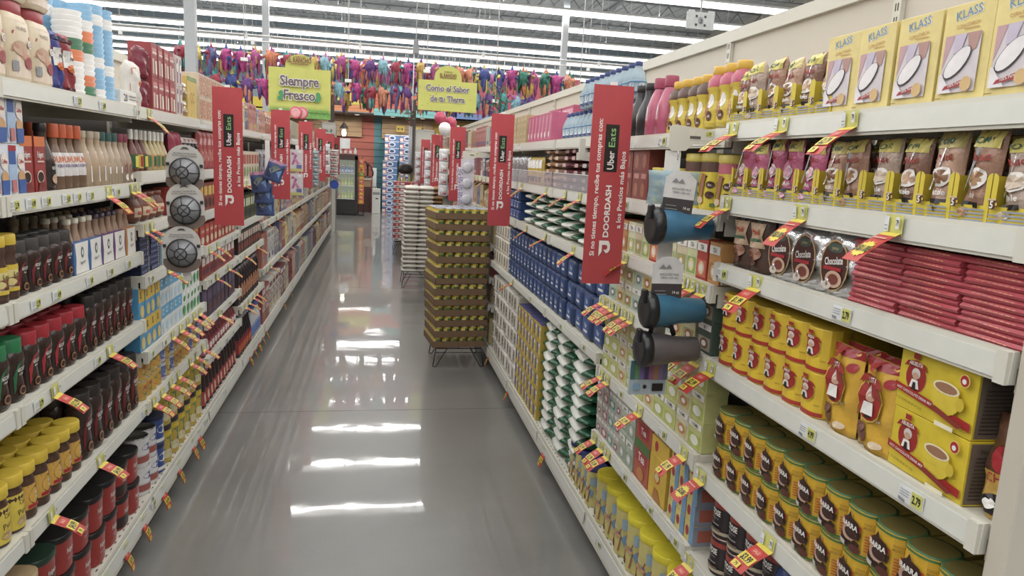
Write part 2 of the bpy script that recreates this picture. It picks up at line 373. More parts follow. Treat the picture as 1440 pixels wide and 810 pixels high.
def jar(name, r, h, prof, body, lid, lid_h, lid_r, dec=(), span=2.4, p=2., sy=1., lab=None, n=20, lidname='lid'):
    """prof: (radius share, height share)"""
    m = MB(); pr = [(r*a, h*b) for a, b in prof]; m.lathe(pr, body, n, p=p, sy=sy)
    parts = []
    if lab:
        z0, z1, lm, lspan = lab; b = MB(); b.decals(wrap(pr, h*z0, h*(z1-z0), lspan, sy=sy, p=p), r*lspan, h*(z1-z0), [('r', 0, 0, 1, 1, lm)] + list(dec), nu=14, nv=4)
        parts.append(('label', b.mesh('label')))
    else: m.decals(wrap(pr, 0, h, span, sy=sy, p=p), r*span, h, dec, nu=12, nv=6)
    l = MB(); R = lid_r
    l.lathe([(R*.97, -lid_h*.25), (R, -lid_h*.15), (R, lid_h*.85), (R*.93, lid_h)], lid, n, p=2, sy=1 if p == 2 else sy, cap=(False, True))
    parts.append((lidname, l.mesh(lidname), (0, 0, h)))
    return Prod(name, m.mesh(name), 2*r*sy, 2*r, h+lid_h, parts)
def pillow(mb, w, t, h, m, nx=8, nz=10, pw=.55, crimp=.06, wr=.004, seed=1, sag=.0, fullbottom=True):
    rnd = random.Random(seed); ph = [rnd.uniform(0, 6.3) for _ in range(6)]
    def T(u, v):
        a = max(0., 1-abs(2*u-1)**2.6)**.5
        b = max(0., 1-((v-.45)/.55)**4 if v > .45 else (1. if fullbottom and v > .0 else 0) if v > .12 else ((.75 if fullbottom else 0)+(.25 if fullbottom else 1)*v/.12))
        if v > 1-crimp: b = 0.02
        return t/2*a*max(b, .03)**pw
    def co(u, v, s, o=0.):
        wv = wr*(math.sin(9*u+7*v+ph[0])+.6*math.sin(17*v+ph[1]+5*u)+.5*math.sin(23*u+ph[2]-11*v))
        k = T(u, v); return ((u-.5)*w*(1-.05*math.sin(PI*v)), s*(k+(wv*min(1, k/(t*.2+1e-6)))+o), v*h)
    vs = []; fs = []
    for s in (-1, 1):
        o = len(vs)
        for j in range(nz+1):
            for i in range(nx+1): vs.append(co(i/nx, j/nz, s))
        for j in range(nz):
            for i in range(nx):
                q = (o+j*(nx+1)+i, o+j*(nx+1)+i+1, o+(j+1)*(nx+1)+i+1, o+(j+1)*(nx+1)+i)
                fs.append(q if s < 0 else q[::-1])
    n1 = (nx+1)*(nz+1)
    for i in range(nx): fs.append((i, n1+i, n1+i+1, i+1)); a = nz*(nx+1)+i; fs.append((a, a+1, n1+a+1, n1+a))
    mb.add(vs, fs, m, True)
    return lambda u, v, off: co(u, v, -1, off+.0006)
def pouch(name, w, t, h, m, dec=(), back=None, **k):
    mb = MB(); f = pillow(mb, w, t, h, m, **k); mb.decals(f, w, h, dec, nu=8, nv=10, lay=.0008)
    return Prod(name, mb.mesh(name), t, w, h)
def lying(name, w, dep, t, m, dec=(), pw=.5, topdec=(), seed=3, wr=.003, nx=8, nz=8, band=None):
    """a soft bag lying flat: w along the shelf, dep into it, t thick"""
    mb = MB(); rnd = random.Random(seed); ph = [rnd.uniform(0, 6.3) for _ in range(4)]
    n = 14; ny = 9; vs = []
    for j in range(ny+1):
        v = j/ny; e = (max(.02, 1-abs(2*v-1)**5))**.5
        for i in range(n):
            a = 2*PI*i/n; c = math.cos(a); s = math.sin(a)
            x = math.copysign(abs(s)**.55, s)*w/2*(.9+.1*e)*(1+.02*math.sin(7*v+ph[0])); z = t/2+math.copysign(abs(c)**.8, c)*t/2*e*(1+.07*math.sin(9*v+4*s+ph[1]))
            vs.append((x, (v-.5)*dep, z))
    fs = []; ms = []
    for j in range(ny):
        for i in range(n): fs.append((j*n+i, (j+1)*n+i, (j+1)*n+(i+1) % n, j*n+(i+1) % n)); ms.append(m)
    mb.add(vs, fs, ms, True); mb.add(vs[:n], [tuple(range(n))], m); mb.add(vs[-n:], [tuple(range(n))[::-1]], m)
    mb.decals(lambda u, v, o: ((u-.5)*w*.8, -dep/2-o, t*.2+v*t*.6), w*.8, t*.6, dec)
    return Prod(name, mb.mesh(name), dep, w, t)
def roll(name, w, dep, t, cend, cmid, seed=1, txt=None):
    """noodle bag lying along the shelf: gathered coloured ends, pale printed middle"""
    mb = MB(); n = 14; prof = []; N = 12; ms = []; vs = []
    for j in range(N+1):
        u = j/N; e = max(.3, 1-abs(2*u-1)**5)**.4 if 0 < u < 1 else .45; prof.append((u, e))
    for u, e in prof:
        for i in range(n):
            a = 2*PI*i/n; wv = 1+.05*math.sin(3*a+9*u+seed)
            vs.append(((u-.5)*w, math.sin(a)*dep/2*(.7+.3*e)*wv, t/2+math.cos(a)*t/2*e*wv))
    fs = []
    for j in range(N):
        mm = cmid if .27 < (j+.5)/N < .73 else cend
        for i in range(n): fs.append((j*n+i, j*n+(i+1) % n, (j+1)*n+(i+1) % n, (j+1)*n+i)[::-1]); ms.append(mm)
    mb.add(vs, fs, ms, True); mb.add(vs[:n], [tuple(range(n))[::-1]], cend); mb.add(vs[-n:], [tuple(range(n))], cend)
    return Prod(name, mb.mesh(name), dep, w, t)

# colours of the goods
RED = mat('b5222c', .38); DRED = mat('7d1420', .4); WHT = mat('e9e7e1', .4, vary=.03); BLK = mat('1d1a1b', .35); BRN = mat('33211c', .22, vary=.2); YEL = mat('e2c11e', .38); YLW = mat('dcb92a', .45)
GOLD = mat('c79a3c', .4); CREAM = mat('e2cfae', .4); BLUE = mat('2f58a8', .4); LBLUE = mat('78add6', .4); GRN = mat('1f6a3c', .4); ORG = mat('dd6b2f', .4); PNK = mat('d8557e', .4); TAN = mat('b99a6c', .5)
KRAFT = mat('8b6b48', .8, vary=.08); SILV = mat('e2e4e8', .26, .75, bump=.6, scale=25); NAVY = mat('1c2a52', .4); GRY = mat('8b8d90', .4); CHOC = mat('4a2a20', .45); PURP = mat('5a3a8a', .4); TEAL = mat('2a6f78', .45); MINT = mat('a9c7b2', .45)
LIME = mat('b6c653', .45); COF = mat('4b2f22', .35, vary=.25, scale=90)
NJ = [(.72, 0), (.86, .02), (.92, .1), (.86, .34), (.8, .46), (.9, .62), (1., .78), (.98, .9), (.86, .97), (.8, 1.)]      # waisted coffee jar
def nes_jar(lidm, lidname_, r=.039, h=.135, word='NESCAFE', sub='Clasico', accent=RED, lid_h=.032, curve=True):
    dec = [('t', word, .5, .62, .075, WHT, 0, .62, .02), ('t', sub, .5, .53, .045, WHT, 0, .8), ('e', .5, .2, .22, .11, CHOC), ('e', .5, .2, .17, .08, mat('c98a5a', .4)), ('e', .5, .2, .14, .06, BRN)]
    dec = [('p', [(.25, .0), (.36, .0), (.2, .3), (.3, .62), (.62, .8), (.3, .74), (.12, .5), (.12, .2)], accent)] + dec if curve else dec
    dec = [('r', .2, 0, .85, .12, accent)] + dec
    return jar('coffee_jar', r, h, NJ, BRN, lidm, lid_h, r*.93, dec, 2.2, p=3., sy=.8)
J_RED = nes_jar(mat('b3202c', .4), 'lid'); J_GRN = nes_jar(mat('1d7a45', .4), 'lid', accent=GRN)
J_BLK = nes_jar(mat('26201f', .45), 'lid', r=.034, h=.150, lid_h=.035, accent=DRED, word='NESCAFE', sub='dolca')
J_TALL = nes_jar(mat('2a2221', .45), 'lid', r=.044, h=.185, lid_h=.036, accent=DRED)
J_SM = nes_jar(mat('3a3634', .45), 'lid', r=.033, h=.115, lid_h=.03, accent=DRED, word='NESCAFE', sub='Taster')
CJ = [(.9, 0), (.98, .02), (1., .06), (1., .7), (.93, .82), (.8, .93), (.78, 1.)]
J_YEL = jar('coffee_jar', .0365, .132, CJ, COF, YLW, .026, .0375, [('e', .62, .5, .3, .42, BRN), ('t', 'NESCAFE', .6, .6, .13, WHT, 0, .6, .02), ('t', 'Cafe de Olla', .6, .42, .1, WHT, 0, .6), ('r', .3, .05, .8, .2, RED)], lab=(.2, .72, mat('d7a23a', .5), 3.6))
J_YEL2 = jar('coffee_jar', .0365, .132, CJ, COF, YLW, .026, .0375, [('t', 'Cafe', .5, .75, .13, CHOC, 0, .8, .0), ('t', 'Puro', .5, .5, .16, CHOC, 8, .9, .0), ('e', .5, .22, .2, .12, TAN)], lab=(.06, .78, mat('d9bf3a', .5), 3.2))
J_LEG = jar('coffee_jar', .027, .145, [(.95, 0), (1, .03), (1, .6), (.85, .72), (.85, .8), (.95, .9), (.8, 1)], COF, YLW, .022, .026, [('r', 0, .82, 1, 1, YLW), ('r', 0, 0, 1, .12, YLW), ('t', 'Legal', .5, .66, .16, CHOC, 0, .9), ('e', .5, .36, .4, .2, art(['5a2a1c', '8a4a30'], 160))], lab=(.15, .62, mat('dccb7c', .5), 4.))
# top shelf, coffee side
C_CR = MB(); _pr = [(.055, 0), (.062, .01), (.062, .13), (.06, .15), (.053, .165), (.046, .17)]
def creamer():
    m = MB(); m.lathe(_pr, CREAM, 20, p=4, sy=.75)
    dec = [('t', 'VALUE SIZE', .5, .87, .06, mat('8a6f62', .5), 0, .8, .01), ('p', [(.15, .75), (.82, .7), (.85, .76), (.18, .81)], RED), ('e', .42, .52, .26, .13, mat('c9a184', .5)), ('p', [(.1, .45), (.6, .3), (.9, .2), (.85, .4), (.5, .5), (.2, .6)], mat('c98f74', .5)), ('e', .72, .28, .17, .11, mat('a3383b', .5)), ('e', .3, .17, .05, .04, mat('d8b9a4', .5)), ('r', .12, .1, .3, .28, GRY), ('e', .78, .62, .1, .07, WHT), ('t', 'C', .78, .62, .08, RED, 0, 1.)]
    b = MB(); b.decals(wrap(_pr, .012, .14, 2.0, sy=.75, p=4), .124, .14, [('r', 0, 0, 1, 1, mat('e0c9b4', .45))]+dec, nu=10)
    l = MB(); l.lathe([(.044, -.004), (.047, 0), (.047, .026), (.044, .03), (0, .03)], mat('b8434d', .4), 20, p=3, sy=.8, cap=(False, False))
    return Prod('creamer_bottle', m.mesh('creamer_bottle'), .093, .124, .2, [('label', b.mesh('label')), ('lid', l.mesh('lid'), (0, 0, .17))])
P_CR = creamer()
row('L', 1.745, P_CR, 1.985, .131, 3, 'cream coffee creamer jug with red lid', 'creamer jug', 'creamer jugs on the top shelf', tiers=2, th=.2)
def coffee_bag(c, c2, w=.06, h=.165):
    return pouch('coffee_bag', w, .045, h, mat(c, .3, bump=.1), [('r', .1, .42, .9, .72, WHT), ('t', 'tres', .5, .6, .07, BLK, 0, .9), ('e', .5, .42, .3, .07, ORG), ('r', .05, .03, .95, .08, mat(c2, .4)), ('r', .05, .86, .95, .93, mat(c2, .4))], seed=2)
row('L', 1.745, coffee_bag('3b3f94', '1f2460'), 2.345, .06, 1, 'glossy blue coffee bag beside the creamer jugs', 'coffee bag', None)
row('L', 1.745, coffee_bag('9c2c35', '511018', .075), 2.415, .06, 1, 'glossy dark red coffee bag beside the blue one', 'coffee bag', None)
def cup_sleeve(cols, n=16, r=.043, pitch=.017):
    m = MB(); prof = []; ms = []
    for i in range(n):
        z = i*pitch; prof += [(r*.90, z), (r, z+pitch*.75), (r*.97, z+pitch*.8)]
        c = cols[int(i/n*len(cols))]; ms += [c, c, c]
    m.lathe(prof, ms[:len(prof)-1], 18)
    return Prod('cup_sleeve', m.mesh('cup_sleeve'), 2*r, 2*r, n*pitch)
FOAM = mat('dcdad6', .5, vary=.05, bump=.1); CB = mat('6ea7cf', .35, vary=.1)
CS1 = cup_sleeve([FOAM, FOAM, FOAM, ORG, GRN, FOAM, FOAM, FOAM], 15); CS2 = cup_sleeve([FOAM, CB, CB, FOAM, CB, CB, CB, FOAM, CB], 18); CS3 = cup_sleeve([CB, CB, FOAM, CB, CB, CB, FOAM, CB], 18); CS4 = cup_sleeve([GRN, ORG, FOAM, FOAM, GRN, ORG, FOAM, CB, CB], 17)
for i, (Q, y, x, lab) in enumerate([(CS1, 2.52, 0, 'white foam cup sleeve beside the dark red coffee bag'), (CS4, 2.61, 0, 'foam cup sleeve with orange and green bands low down'), (CS2, 2.70, 0, 'blue and white foam cup sleeve amid the cups'), (CS3, 2.79, 0, 'mostly blue foam cup sleeve at far end of cups'), (CS3, 2.56, .095, 'blue cup sleeve standing behind the white foam sleeves'), (CS2, 2.66, .095, 'blue cup sleeve in back row of the cups'), (CS2, 2.44, .11, 'blue cup sleeve behind the dark red coffee bag')]):
    place(Q, (-XL-.06-x, y, 1.7465), 0, lab, 'cup sleeve', 'foam cup sleeves on the top shelf')
row('L', 1.745, carton('cup_carton', .17, .1, .05, WHT, [('e', .3, .5, .12, .3, mat('f0f0f0', .4)), ('t', '20', .3, .5, .5, BLK, 0, 1., .02), ('r', .5, .6, .95, .7, GRY), ('r', .5, .4, .95, .48, GRY)]), 2.93, .1, 1, 'low white carton marked 20 beside the foam cups', 'carton', None)
def stripes(a, b, n=4):
    q = [('r', .03, .03, .97, .97, a)]
    for i in range(n): q.append(('r', .03, .05+i*.9/n, .6, .05+(i+.5)*.9/n, b))
    return q
row('L', 1.745, pouch('coffee_pack', .11, .06, .17, mat('d9d3ca', .35), [('p', [(.05, .02), (.9, .02), (.7, .2), (.1, .25)], ORG), ('p', [(.05, .35), (.8, .42), (.8, .6), (.05, .5)], ORG), ('p', [(.05, .7), (.9, .75), (.9, .9), (.05, .85)], ORG)], seed=4), 3.06, .1, 1, 'white and orange coffee pack beside the foam cups', 'coffee pack', None)
row('L', 1.745, pouch('coffee_pack', .095, .06, .125, mat('7e1f33', .25, bump=.15), [('p', [(.6, .05), (.95, .2), (.95, .8), (.55, .6)], SILV), ('r', .1, .88, .95, .95, SILV)], seed=5), 3.17, .1, 1, 'shiny maroon coffee pack', 'coffee pack', 'maroon coffee packs', tiers=2, th=.118)
REDP = lambda w=.075, h=.135: carton('tea_carton', w, .09, h, mat('a63a3d', .5), [('r', .12, .66, .88, .86, mat('c9807a', .5)), ('r', .12, .1, .42, .55, mat('d8b3a5', .5)), ('r', .55, .1, .88, .5, mat('e0cfc0', .5)), ('r', .15, .7, .85, .74, WHT)])
row('L', 1.745, REDP(), 3.27, .085, 4, 'dull red carton behind maroon packs', 'carton', 'red cartons on the top shelf', tiers=2, th=.135)
row('L', 1.745, carton('tea_carton', .05, .09, .135, mat('cbbcb6', .5), [('r', .3, .1, .7, .9, mat('8a5a78', .5)), ('e', .5, .6, .3, .15, WHT)]), 3.62, .055, 2, 'narrow pale carton with plum panel', 'carton', 'pale narrow cartons', tiers=2, th=.135)
row('L', 1.745, pouch('sugar_loaf_bag', .09, .06, .085, mat('a07c55', .45), [('r', .1, .7, .9, .95, WHT), ('r', .2, .3, .8, .6, mat('d8c8b0', .5))]), 3.74, .1, 1, 'brown and white small bag', 'bag', 'brown and white bags', tiers=2, th=.085)
row('L', 1.745, carton('display_carton', .17, .12, .2, mat('d3b455', .5), [('t', 'CC', .5, .5, .25, mat('b98a30', .5), 0, .8), ('r', 0, .9, 1, 1, mat('7f9a5a', .5))]), 3.88, .175, 1, 'mustard display carton with green top edge', 'carton', None)
# second shelf, coffee side (z 1.46)
P_CM = carton('creamer_carton', .088, .06, .128, mat('d5dbe6', .45), [('r', .05, .86, .5, .97, RED), ('r', .05, .6, .45, .86, BLUE), ('p', [(.0, .1), (.45, .1), (.5, .6), (.0, .6)], mat('9db9dc', .45)), ('e', .72, .66, .2, .17, mat('e6d7cd', .45)), ('t', 'Coffee', .72, .66, .08, RED, 0, .7), ('e', .7, .35, .2, .13, mat('d09a62', .45)), ('p', [(.5, .02), (.9, .02), (.95, .3), (.5, .3)], BLUE), ('r', .1, .05, .35, .3, mat('c96a6a', .45))])
row('L', 1.46, P_CM, 1.96, .09, 2, 'white and blue creamer carton', 'carton', 'creamer cartons', tiers=2)
row('L', 1.46, carton('coffee_carton', .068, .06, .15, mat('9e2d2a', .45), [('r', 0, .82, 1, 1, ORG), ('t', 'Folgers', .5, .68, .1, WHT, 0, .6, .02), ('r', .2, .54, .8, .57, mat('d9c0b0', .5)), ('e', .4, .28, .34, .12, mat('d9c7b5', .4)), ('e', .4, .28, .28, .09, BRN), ('p', [(.1, .02), (.9, .02), (.7, .2), (.2, .18)], mat('7a1c1c', .4))]), 2.105, .071, 2, 'red coffee stick carton with orange top', 'carton', 'red coffee cartons')
BT = [(.8, 0), (1, .03), (1, .45), (.85, .6), (.55, .78), (.46, .86), (.46, 1)]
def bottle(r, h, body, capm, lab=None, dec=(), lid_h=.018, lab_z=(.1, .5), prof=BT, cr=.52, name='coffee_bottle', p=2., n=16):
    return jar(name, r, h, prof, body, capm, lid_h, r*cr, dec, lab=(lab_z[0], lab_z[1], lab, 5.8) if lab else None, lidname='cap', n=n, p=p)
row('L', 1.46, bottle(.033, .17, BRN, BLK, mat('2a2523', .3), [('e', .5, .6, .08, .3, BLK), ('t', 'NESCAFE', .5, .7, .12, WHT, 0, .5), ('e', .5, .25, .07, .2, mat('c9a184', .4))]), 2.265, .07, 1, 'black capped iced coffee bottle beside red cartons', 'bottle', None)
P_DK = bottle(.0265, .158, mat('7a5a44', .25), mat('d2572c', .4), mat('d9d4d2', .4), [('t', 'DUNKIN', .5, .72, .26, ORG, 0, .75, .03), ('t', 'ICED COFFEE', .5, .45, .12, PURP, 0, .6, .02)], lid_h=.032, lab_z=(.25, .68), cr=.62)
row('L', 1.46, P_DK, 2.325, .055, 4, 'iced coffee bottle with orange cap', 'bottle', 'orange capped coffee bottles', rows=2)
row('L', 1.46, bottle(.0265, .158, BRN, BLK, None, lid_h=.03), 2.11, .055, 3, 'dark iced coffee bottle behind red cartons', 'bottle', 'dark bottles behind the cartons', inset=.09)
P_FR = bottle(.03, .16, mat('b5997a', .25), mat('b9a88e', .4), None, [('p', [(.42, .1), (.6, .1), (.55, .4), (.62, .7), (.5, .72), (.44, .4)], WHT), ('t', 'lala', .5, .3, .05, WHT, 0, .8)], lid_h=.018)
row('L', 1.46, P_FR, 2.545, .058, 3, 'tan milk coffee bottle with pale cap', 'bottle', 'tan milk coffee bottles', rows=2)
P_FG = bottle(.028, .155, mat('b79f84', .25), mat('2f5b57', .4), None, [('p', [(.35, .06), (.65, .06), (.65, .5), (.5, .6), (.35, .5)], mat('24543f', .4)), ('r', .4, .25, .6, .4, WHT)], lid_h=.024)
row('L', 1.46, P_FG, 2.715, .058, 3, 'tan coffee bottle with dark green cap', 'bottle', 'green capped coffee bottles')
P_FP = bottle(.028, .155, mat('a58a72', .25), mat('8a2e44', .4), None, [('e', .5, .35, .25, .12, mat('7c4a44', .4)), ('e', .5, .15, .2, .08, WHT)], lid_h=.024)
row('L', 1.46, P_FP, 2.885, .056, 2, 'tan coffee bottle with maroon cap', 'bottle', 'maroon capped coffee bottles')
# third shelf (z 1.195)
row('L', 1.195, J_LEG, 1.955, .057, 2, 'slim coffee jar with yellow lid and label', 'coffee jar', 'slim yellow labelled jars')
row('L', 1.195, J_SM, 2.06, .071, 5, 'small dark coffee jar with black lid', 'coffee jar', 'small black lidded jars', rows=2)
def fourpack(col):
    w, d, h = .112, .12, .1; m = MB(); m.box(-w/2, w/2, -d/2, d/2, 0, h, mat(col, .5), .002)
    m.decals(front(w, h, d), w, h, [('p', [(.06, .02), (.94, .02), (.88, .5), (.94, .98), (.06, .98), (.12, .5)], WHT), ('e', .52, .66, .1, .18, mat('5f6f6a', .4)), ('e', .52, .66, .05, .09, WHT), ('t', 'Frappuccino', .52, .36, .1, mat('55606a', .4), 6, .55, .01)])
    b = MB(); ps = [(.024*a, .15*c) for a, c in BT]
    parts = []
    for sx in (-1, 1):
        for sy in (-1, 1):
            pass
    b.lathe(ps, mat('a5836a', .25), 14); bm_ = b.mesh('bottle')
    cp = MB(); cp.lathe([(.0135, 0), (.0135, .016), (0, .016)], {'3f6aa8': mat('c9c0a8', .4), '6a3f7a': mat('3a2a3a', .4), 'c77f3a': mat('a5795a', .4)}.get(col, WHT), 12, cap=(False, False)); cm = cp.mesh('cap')
    for sx in (-1, 1):
        for sy in (-1, 1): parts.append(('bottle', bm_, (sx*.027, sy*.029, .004), [('cap', cm, (0, 0, .15))]))
    return Prod('bottle_carrier', m.mesh('bottle_carrier'), d, w, .17, parts)
row('L', 1.195, [fourpack('3f6aa8'), fourpack('3f6aa8'), fourpack('6a3f7a'), fourpack('6a3f7a'), fourpack('c77f3a'), fourpack('c77f3a')], 2.43, .115, 5, 'carrier of four milk coffee bottles', 'bottle carrier', 'carriers of milk coffee bottles')
row('L', 1.195, bottle(.03, .15, mat('a58a6a', .3), mat('9a8a70', .4), None), 2.40, .062, 9, 'milk coffee bottle behind the carriers', 'bottle', 'bottles behind the carriers', inset=.16)
# fourth shelf (z .925)
row('L', .925, J_GRN, 1.92, .083, 2, 'waisted coffee jar with green lid', 'coffee jar', 'green lidded coffee jars', rows=2)
row('L', .925, J_RED, 2.085, .083, 5, 'waisted coffee jar with red lid', 'coffee jar', 'red lidded coffee jars', rows=3)
row('L', .925, J_BLK, 2.50, .075, 6, 'slender dark coffee jar with black lid', 'coffee jar', 'slender black lidded jars', rows=2)
# fifth shelf (z .585)
row('L', .585, J_YEL2, 1.875, .076, 2, 'round coffee jar, yellow lid, yellow paper label', 'coffee jar', 'yellow labelled coffee jars', rows=2)
row('L', .585, J_YEL, 2.027, .076, 5, 'round coffee jar, yellow lid, orange label', 'coffee jar', 'orange labelled coffee jars', rows=3)
row('L', .585, J_TALL, 2.425, .093, 6, 'tall dark coffee jar with black lid', 'coffee jar', 'tall black lidded jars', rows=2)
# base (z .18)
P_FO = can('coffee_canister', .059, .112, mat('a82f2a', .3, vary=.05), [('t', 'Folgers', .5, .62, .16, WHT, 0, .7, .02), ('t', 'Classic Roast', .5, .36, .07, mat('d9b9b0', .4), 0, .8), ('p', [(.25, .1), (.75, .1), (.7, .22), (.3, .22)], mat('c86a5a', .4))], lid=mat('1b1a1b', .35), lid_h=.013, taper=.93, p=2.8)
P_FO2 = can('coffee_canister', .059, .112, mat('a82f2a', .3, vary=.05), [('r', 0, 0, 1, .45, mat('2a1a1a', .4)), ('t', 'Folgers', .5, .62, .16, WHT, 0, .7, .02)], lid=mat('1b1a1b', .35), lid_h=.013, taper=.93, p=2.8)
P_FO3 = can('coffee_canister', .059, .112, mat('a82f2a', .3, vary=.05), [('e', .5, .3, .25, .2, mat('2a3a2a', .4)), ('t', 'Folgers', .5, .62, .16, WHT, 0, .7, .02)], lid=mat('1e3a2b', .35), lid_h=.013, taper=.93, p=2.8)
P_FOB = can('coffee_canister', .059, .112, mat('a82f2a', .3, vary=.05), [], lid=mat('c9a878', .35), lid_h=.013, taper=.93, p=2.8)
row('L', .18, P_FOB, 1.98, .1, 1, 'red coffee canister with beige lid', 'coffee canister', 'beige lidded canisters', tiers=2)
row('L', .18, P_FO3, 2.10, .125, 1, 'red coffee canister with dark green lid', 'coffee canister', 'green lidded canisters', tiers=2)
row('L', .18, [P_FO, P_FO, P_FO, P_FO, P_FO2], 2.225, .124, 6, 'red coffee canister with black lid', 'coffee canister', 'black lidded coffee canisters', tiers=2, rows=2)

# the first bay nearest the door carries on with the same goods
row('L', 1.745, P_CR, 1.00, .131, 7, 'creamer jug in the first shelving bay', 'creamer jug', 'creamer jugs in the first bay')
row('L', 1.46, P_CM, .96, .092, 10, 'white and blue creamer carton, first bay', 'carton', 'creamer cartons in the first bay', tiers=2)
row('L', 1.195, J_LEG, .95, .06, 16, 'slim yellow labelled jar, first bay', 'coffee jar', 'slim jars in the first bay', rows=2)
row('L', .925, J_GRN, .96, .083, 11, 'green lidded coffee jar, first bay', 'coffee jar', 'green lidded jars in the first bay', rows=2)
row('L', .585, J_YEL2, .96, .076, 11, 'yellow labelled coffee jar, first bay', 'coffee jar', 'yellow jars in the first bay', rows=2)
row('L', .18, P_FOB, .97, .125, 8, 'beige lidded coffee canister, first bay', 'coffee canister', 'beige lidded canisters in the first bay', tiers=2)
# ---- second bay, coffee side
SQ = [(.8, 0), (1, .04), (1, .5), (.8, .62), (.5, .8), (.35, .86), (.3, 1)]
SQC = [bottle(.026, .13, mat(a, .3), mat('e4e0d6', .4), mat(b, .4), [('r', .4, .1, .6, .9, mat(c, .4))], lid_h=.03, cr=.4, prof=SQ, name='syrup_bottle', n=12) for a, b, c in (('6a2c1c', '24603a', 'e8d44a'), ('6a2c1c', 'd8b93a', 'b02a2a'), ('b9a36a', '9c7a4a', '2f7a4a'), ('b9a36a', 'c99a5a', '24603a'))]
row('L', 1.50, [SQC[0], SQC[1], SQC[0], SQC[2], SQC[3], SQC[2], SQC[3], SQC[2]], 3.01, .058, 8, 'syrup squeeze bottle with striped label', 'bottle', 'syrup squeeze bottles')
row('L', 1.50, pouch('powder_pouch', .085, .04, .17, mat('9c3247', .3, bump=.1), [('r', .3, .3, .7, .6, mat('d99aa5', .4))]), 3.54, .09, 2, 'raspberry red powder pouch', 'pouch', 'raspberry red pouches')
row('L', 1.50, pouch('ground_coffee_bag', .07, .05, .075, mat('d0cbc4', .4), [('r', .1, .3, .9, .65, BLK), ('r', .2, .75, .8, .9, mat('b04a4a', .4))]), 3.72, .075, 4, 'white ground coffee bag with black band', 'bag', 'white coffee bags', tiers=2)
POT = [(.6, 0), (.85, .08), (1, .4), (.95, .7), (.75, .88), (.7, 1)]
row('L', 1.30, jar('caramel_jar', .05, .1, POT, mat('6b3320', .3), mat('7a3a24', .35), .015, .04, [('r', .2, .1, .8, .9, mat('d8c0a0', .4)), ('r', .3, .3, .7, .6, mat('c8594a', .4))], lab=(.2, .65, mat('8a4428', .35), 2.6)), 3.02, .105, 4, 'round brown caramel jar', 'jar', 'brown caramel jars')
row('L', 1.30, carton('tea_carton', .08, .07, .12, mat('a8382f', .5), [('r', .15, .5, .85, .8, YEL), ('r', .2, .1, .8, .35, WHT)]), 3.46, .083, 6, 'red tea carton with yellow panel', 'carton', 'red tea cartons')
row('L', 1.095, carton('coffee_brick', .13, .16, .0215, NAVY, [('r', .05, .3, .62, .7, mat('5a6aa0', .4)), ('e', .8, .5, .09, .4, mat('c9c9c9', .4)), ('e', .8, .5, .06, .28, NAVY)]), 3.05, .14, 2, 'flat navy coffee box', 'coffee box', 'flat navy coffee boxes', tiers=7)
row('L', 1.095, carton('tea_carton', .09, .08, .14, mat('a9c3cf', .5), [('e', .5, .6, .35, .2, WHT), ('r', .2, .2, .8, .35, mat('4a7ab0', .4))]), 3.33, .095, 2, 'pale blue carton beside navy boxes', 'carton', 'pale blue cartons')
row('L', 1.095, carton('tea_carton', .085, .08, .155, mat('9a3a2c', .5), [('r', .1, .55, .9, .9, mat('c88a3a', .4)), ('r', .2, .1, .8, .4, mat('d8c8b8', .4))]), 3.53, .09, 5, 'russet carton with amber panel', 'carton', 'russet cartons')
def milk_carton(c1, c2, leaf=False, word='S'):
    dc = [('r', 0, .55, 1, 1, mat(c1, .4)), ('t', word, .35, .78, .2, BLK if c1 == 'd9b23a' else WHT, 0, .9, .03)]
    dc += [('e', .5, .25, .35, .2, mat(c2, .4))]
    if leaf: dc += [('e', .6, .7, .25, .1, mat('3a9a4a', .4), .6), ('e', .3, .3, .2, .1, mat('3a9a4a', .4), 1.2)]
    return carton('milk_carton', .068, .06, .128, mat('dfe3e2', .4) if c1 != 'd9b23a' else mat('4a9ad0', .4), dc)
row('L', .79, milk_carton('d9b23a', 'd9c070'), 2.99, .07, 4, 'gold and blue milk carton', 'milk carton', 'gold and blue milk cartons', tiers=2)
row('L', .79, milk_carton('5aa9d8', 'b9d9ea', word='C'), 3.27, .07, 5, 'white and sky blue milk carton', 'milk carton', 'sky blue milk cartons', tiers=2)
row('L', .79, milk_carton('e6ece6', '4aa35a', True, word='V'), 3.62, .07, 5, 'white milk carton with green leaves', 'milk carton', 'leafy milk cartons', tiers=2)
CANS = [can('milk_can', .033, .078, mat(a, .35), [('r', 0, .1, 1, .9, mat(b, .4)), ('e', .5, .5, .28, .3, mat(c, .4)), ('e', .5, .75, .2, .12, mat(d, .4))], n=14) for a, b, c, d in (('c9a24a', 'c98f3a', '3d7a4a', 'b5453a'), ('c9a24a', 'd0a540', 'd8702a', '4a7a3a'), ('b9b9c0', '5868b0', 'b8bce0', '3a4a90'), ('d0b060', 'd8b23a', '6a3a28', 'e0d8c0'))]
row('L', .585, [CANS[0], CANS[0], CANS[1], CANS[1], CANS[2], CANS[3], CANS[2]], 2.995, .069, 14, 'small gold and green milk can', 'can', 'small milk cans', tiers=2)
T_W = can('milk_tin', .05, .12, mat('dcdcdc', .3), [('e', .5, .7, .3, .14, mat('3a4a9a', .4)), ('r', 0, .1, 1, .4, mat('a8524a', .4)), ('r', 0, .38, 1, .44, mat('c9c9c9', .4))], lid=None)
T_B = can('milk_tin', .05, .12, mat('3450a0', .3), [('e', .5, .6, .3, .2, WHT), ('r', 0, .05, 1, .2, WHT)], lid=mat('202a50', .4))
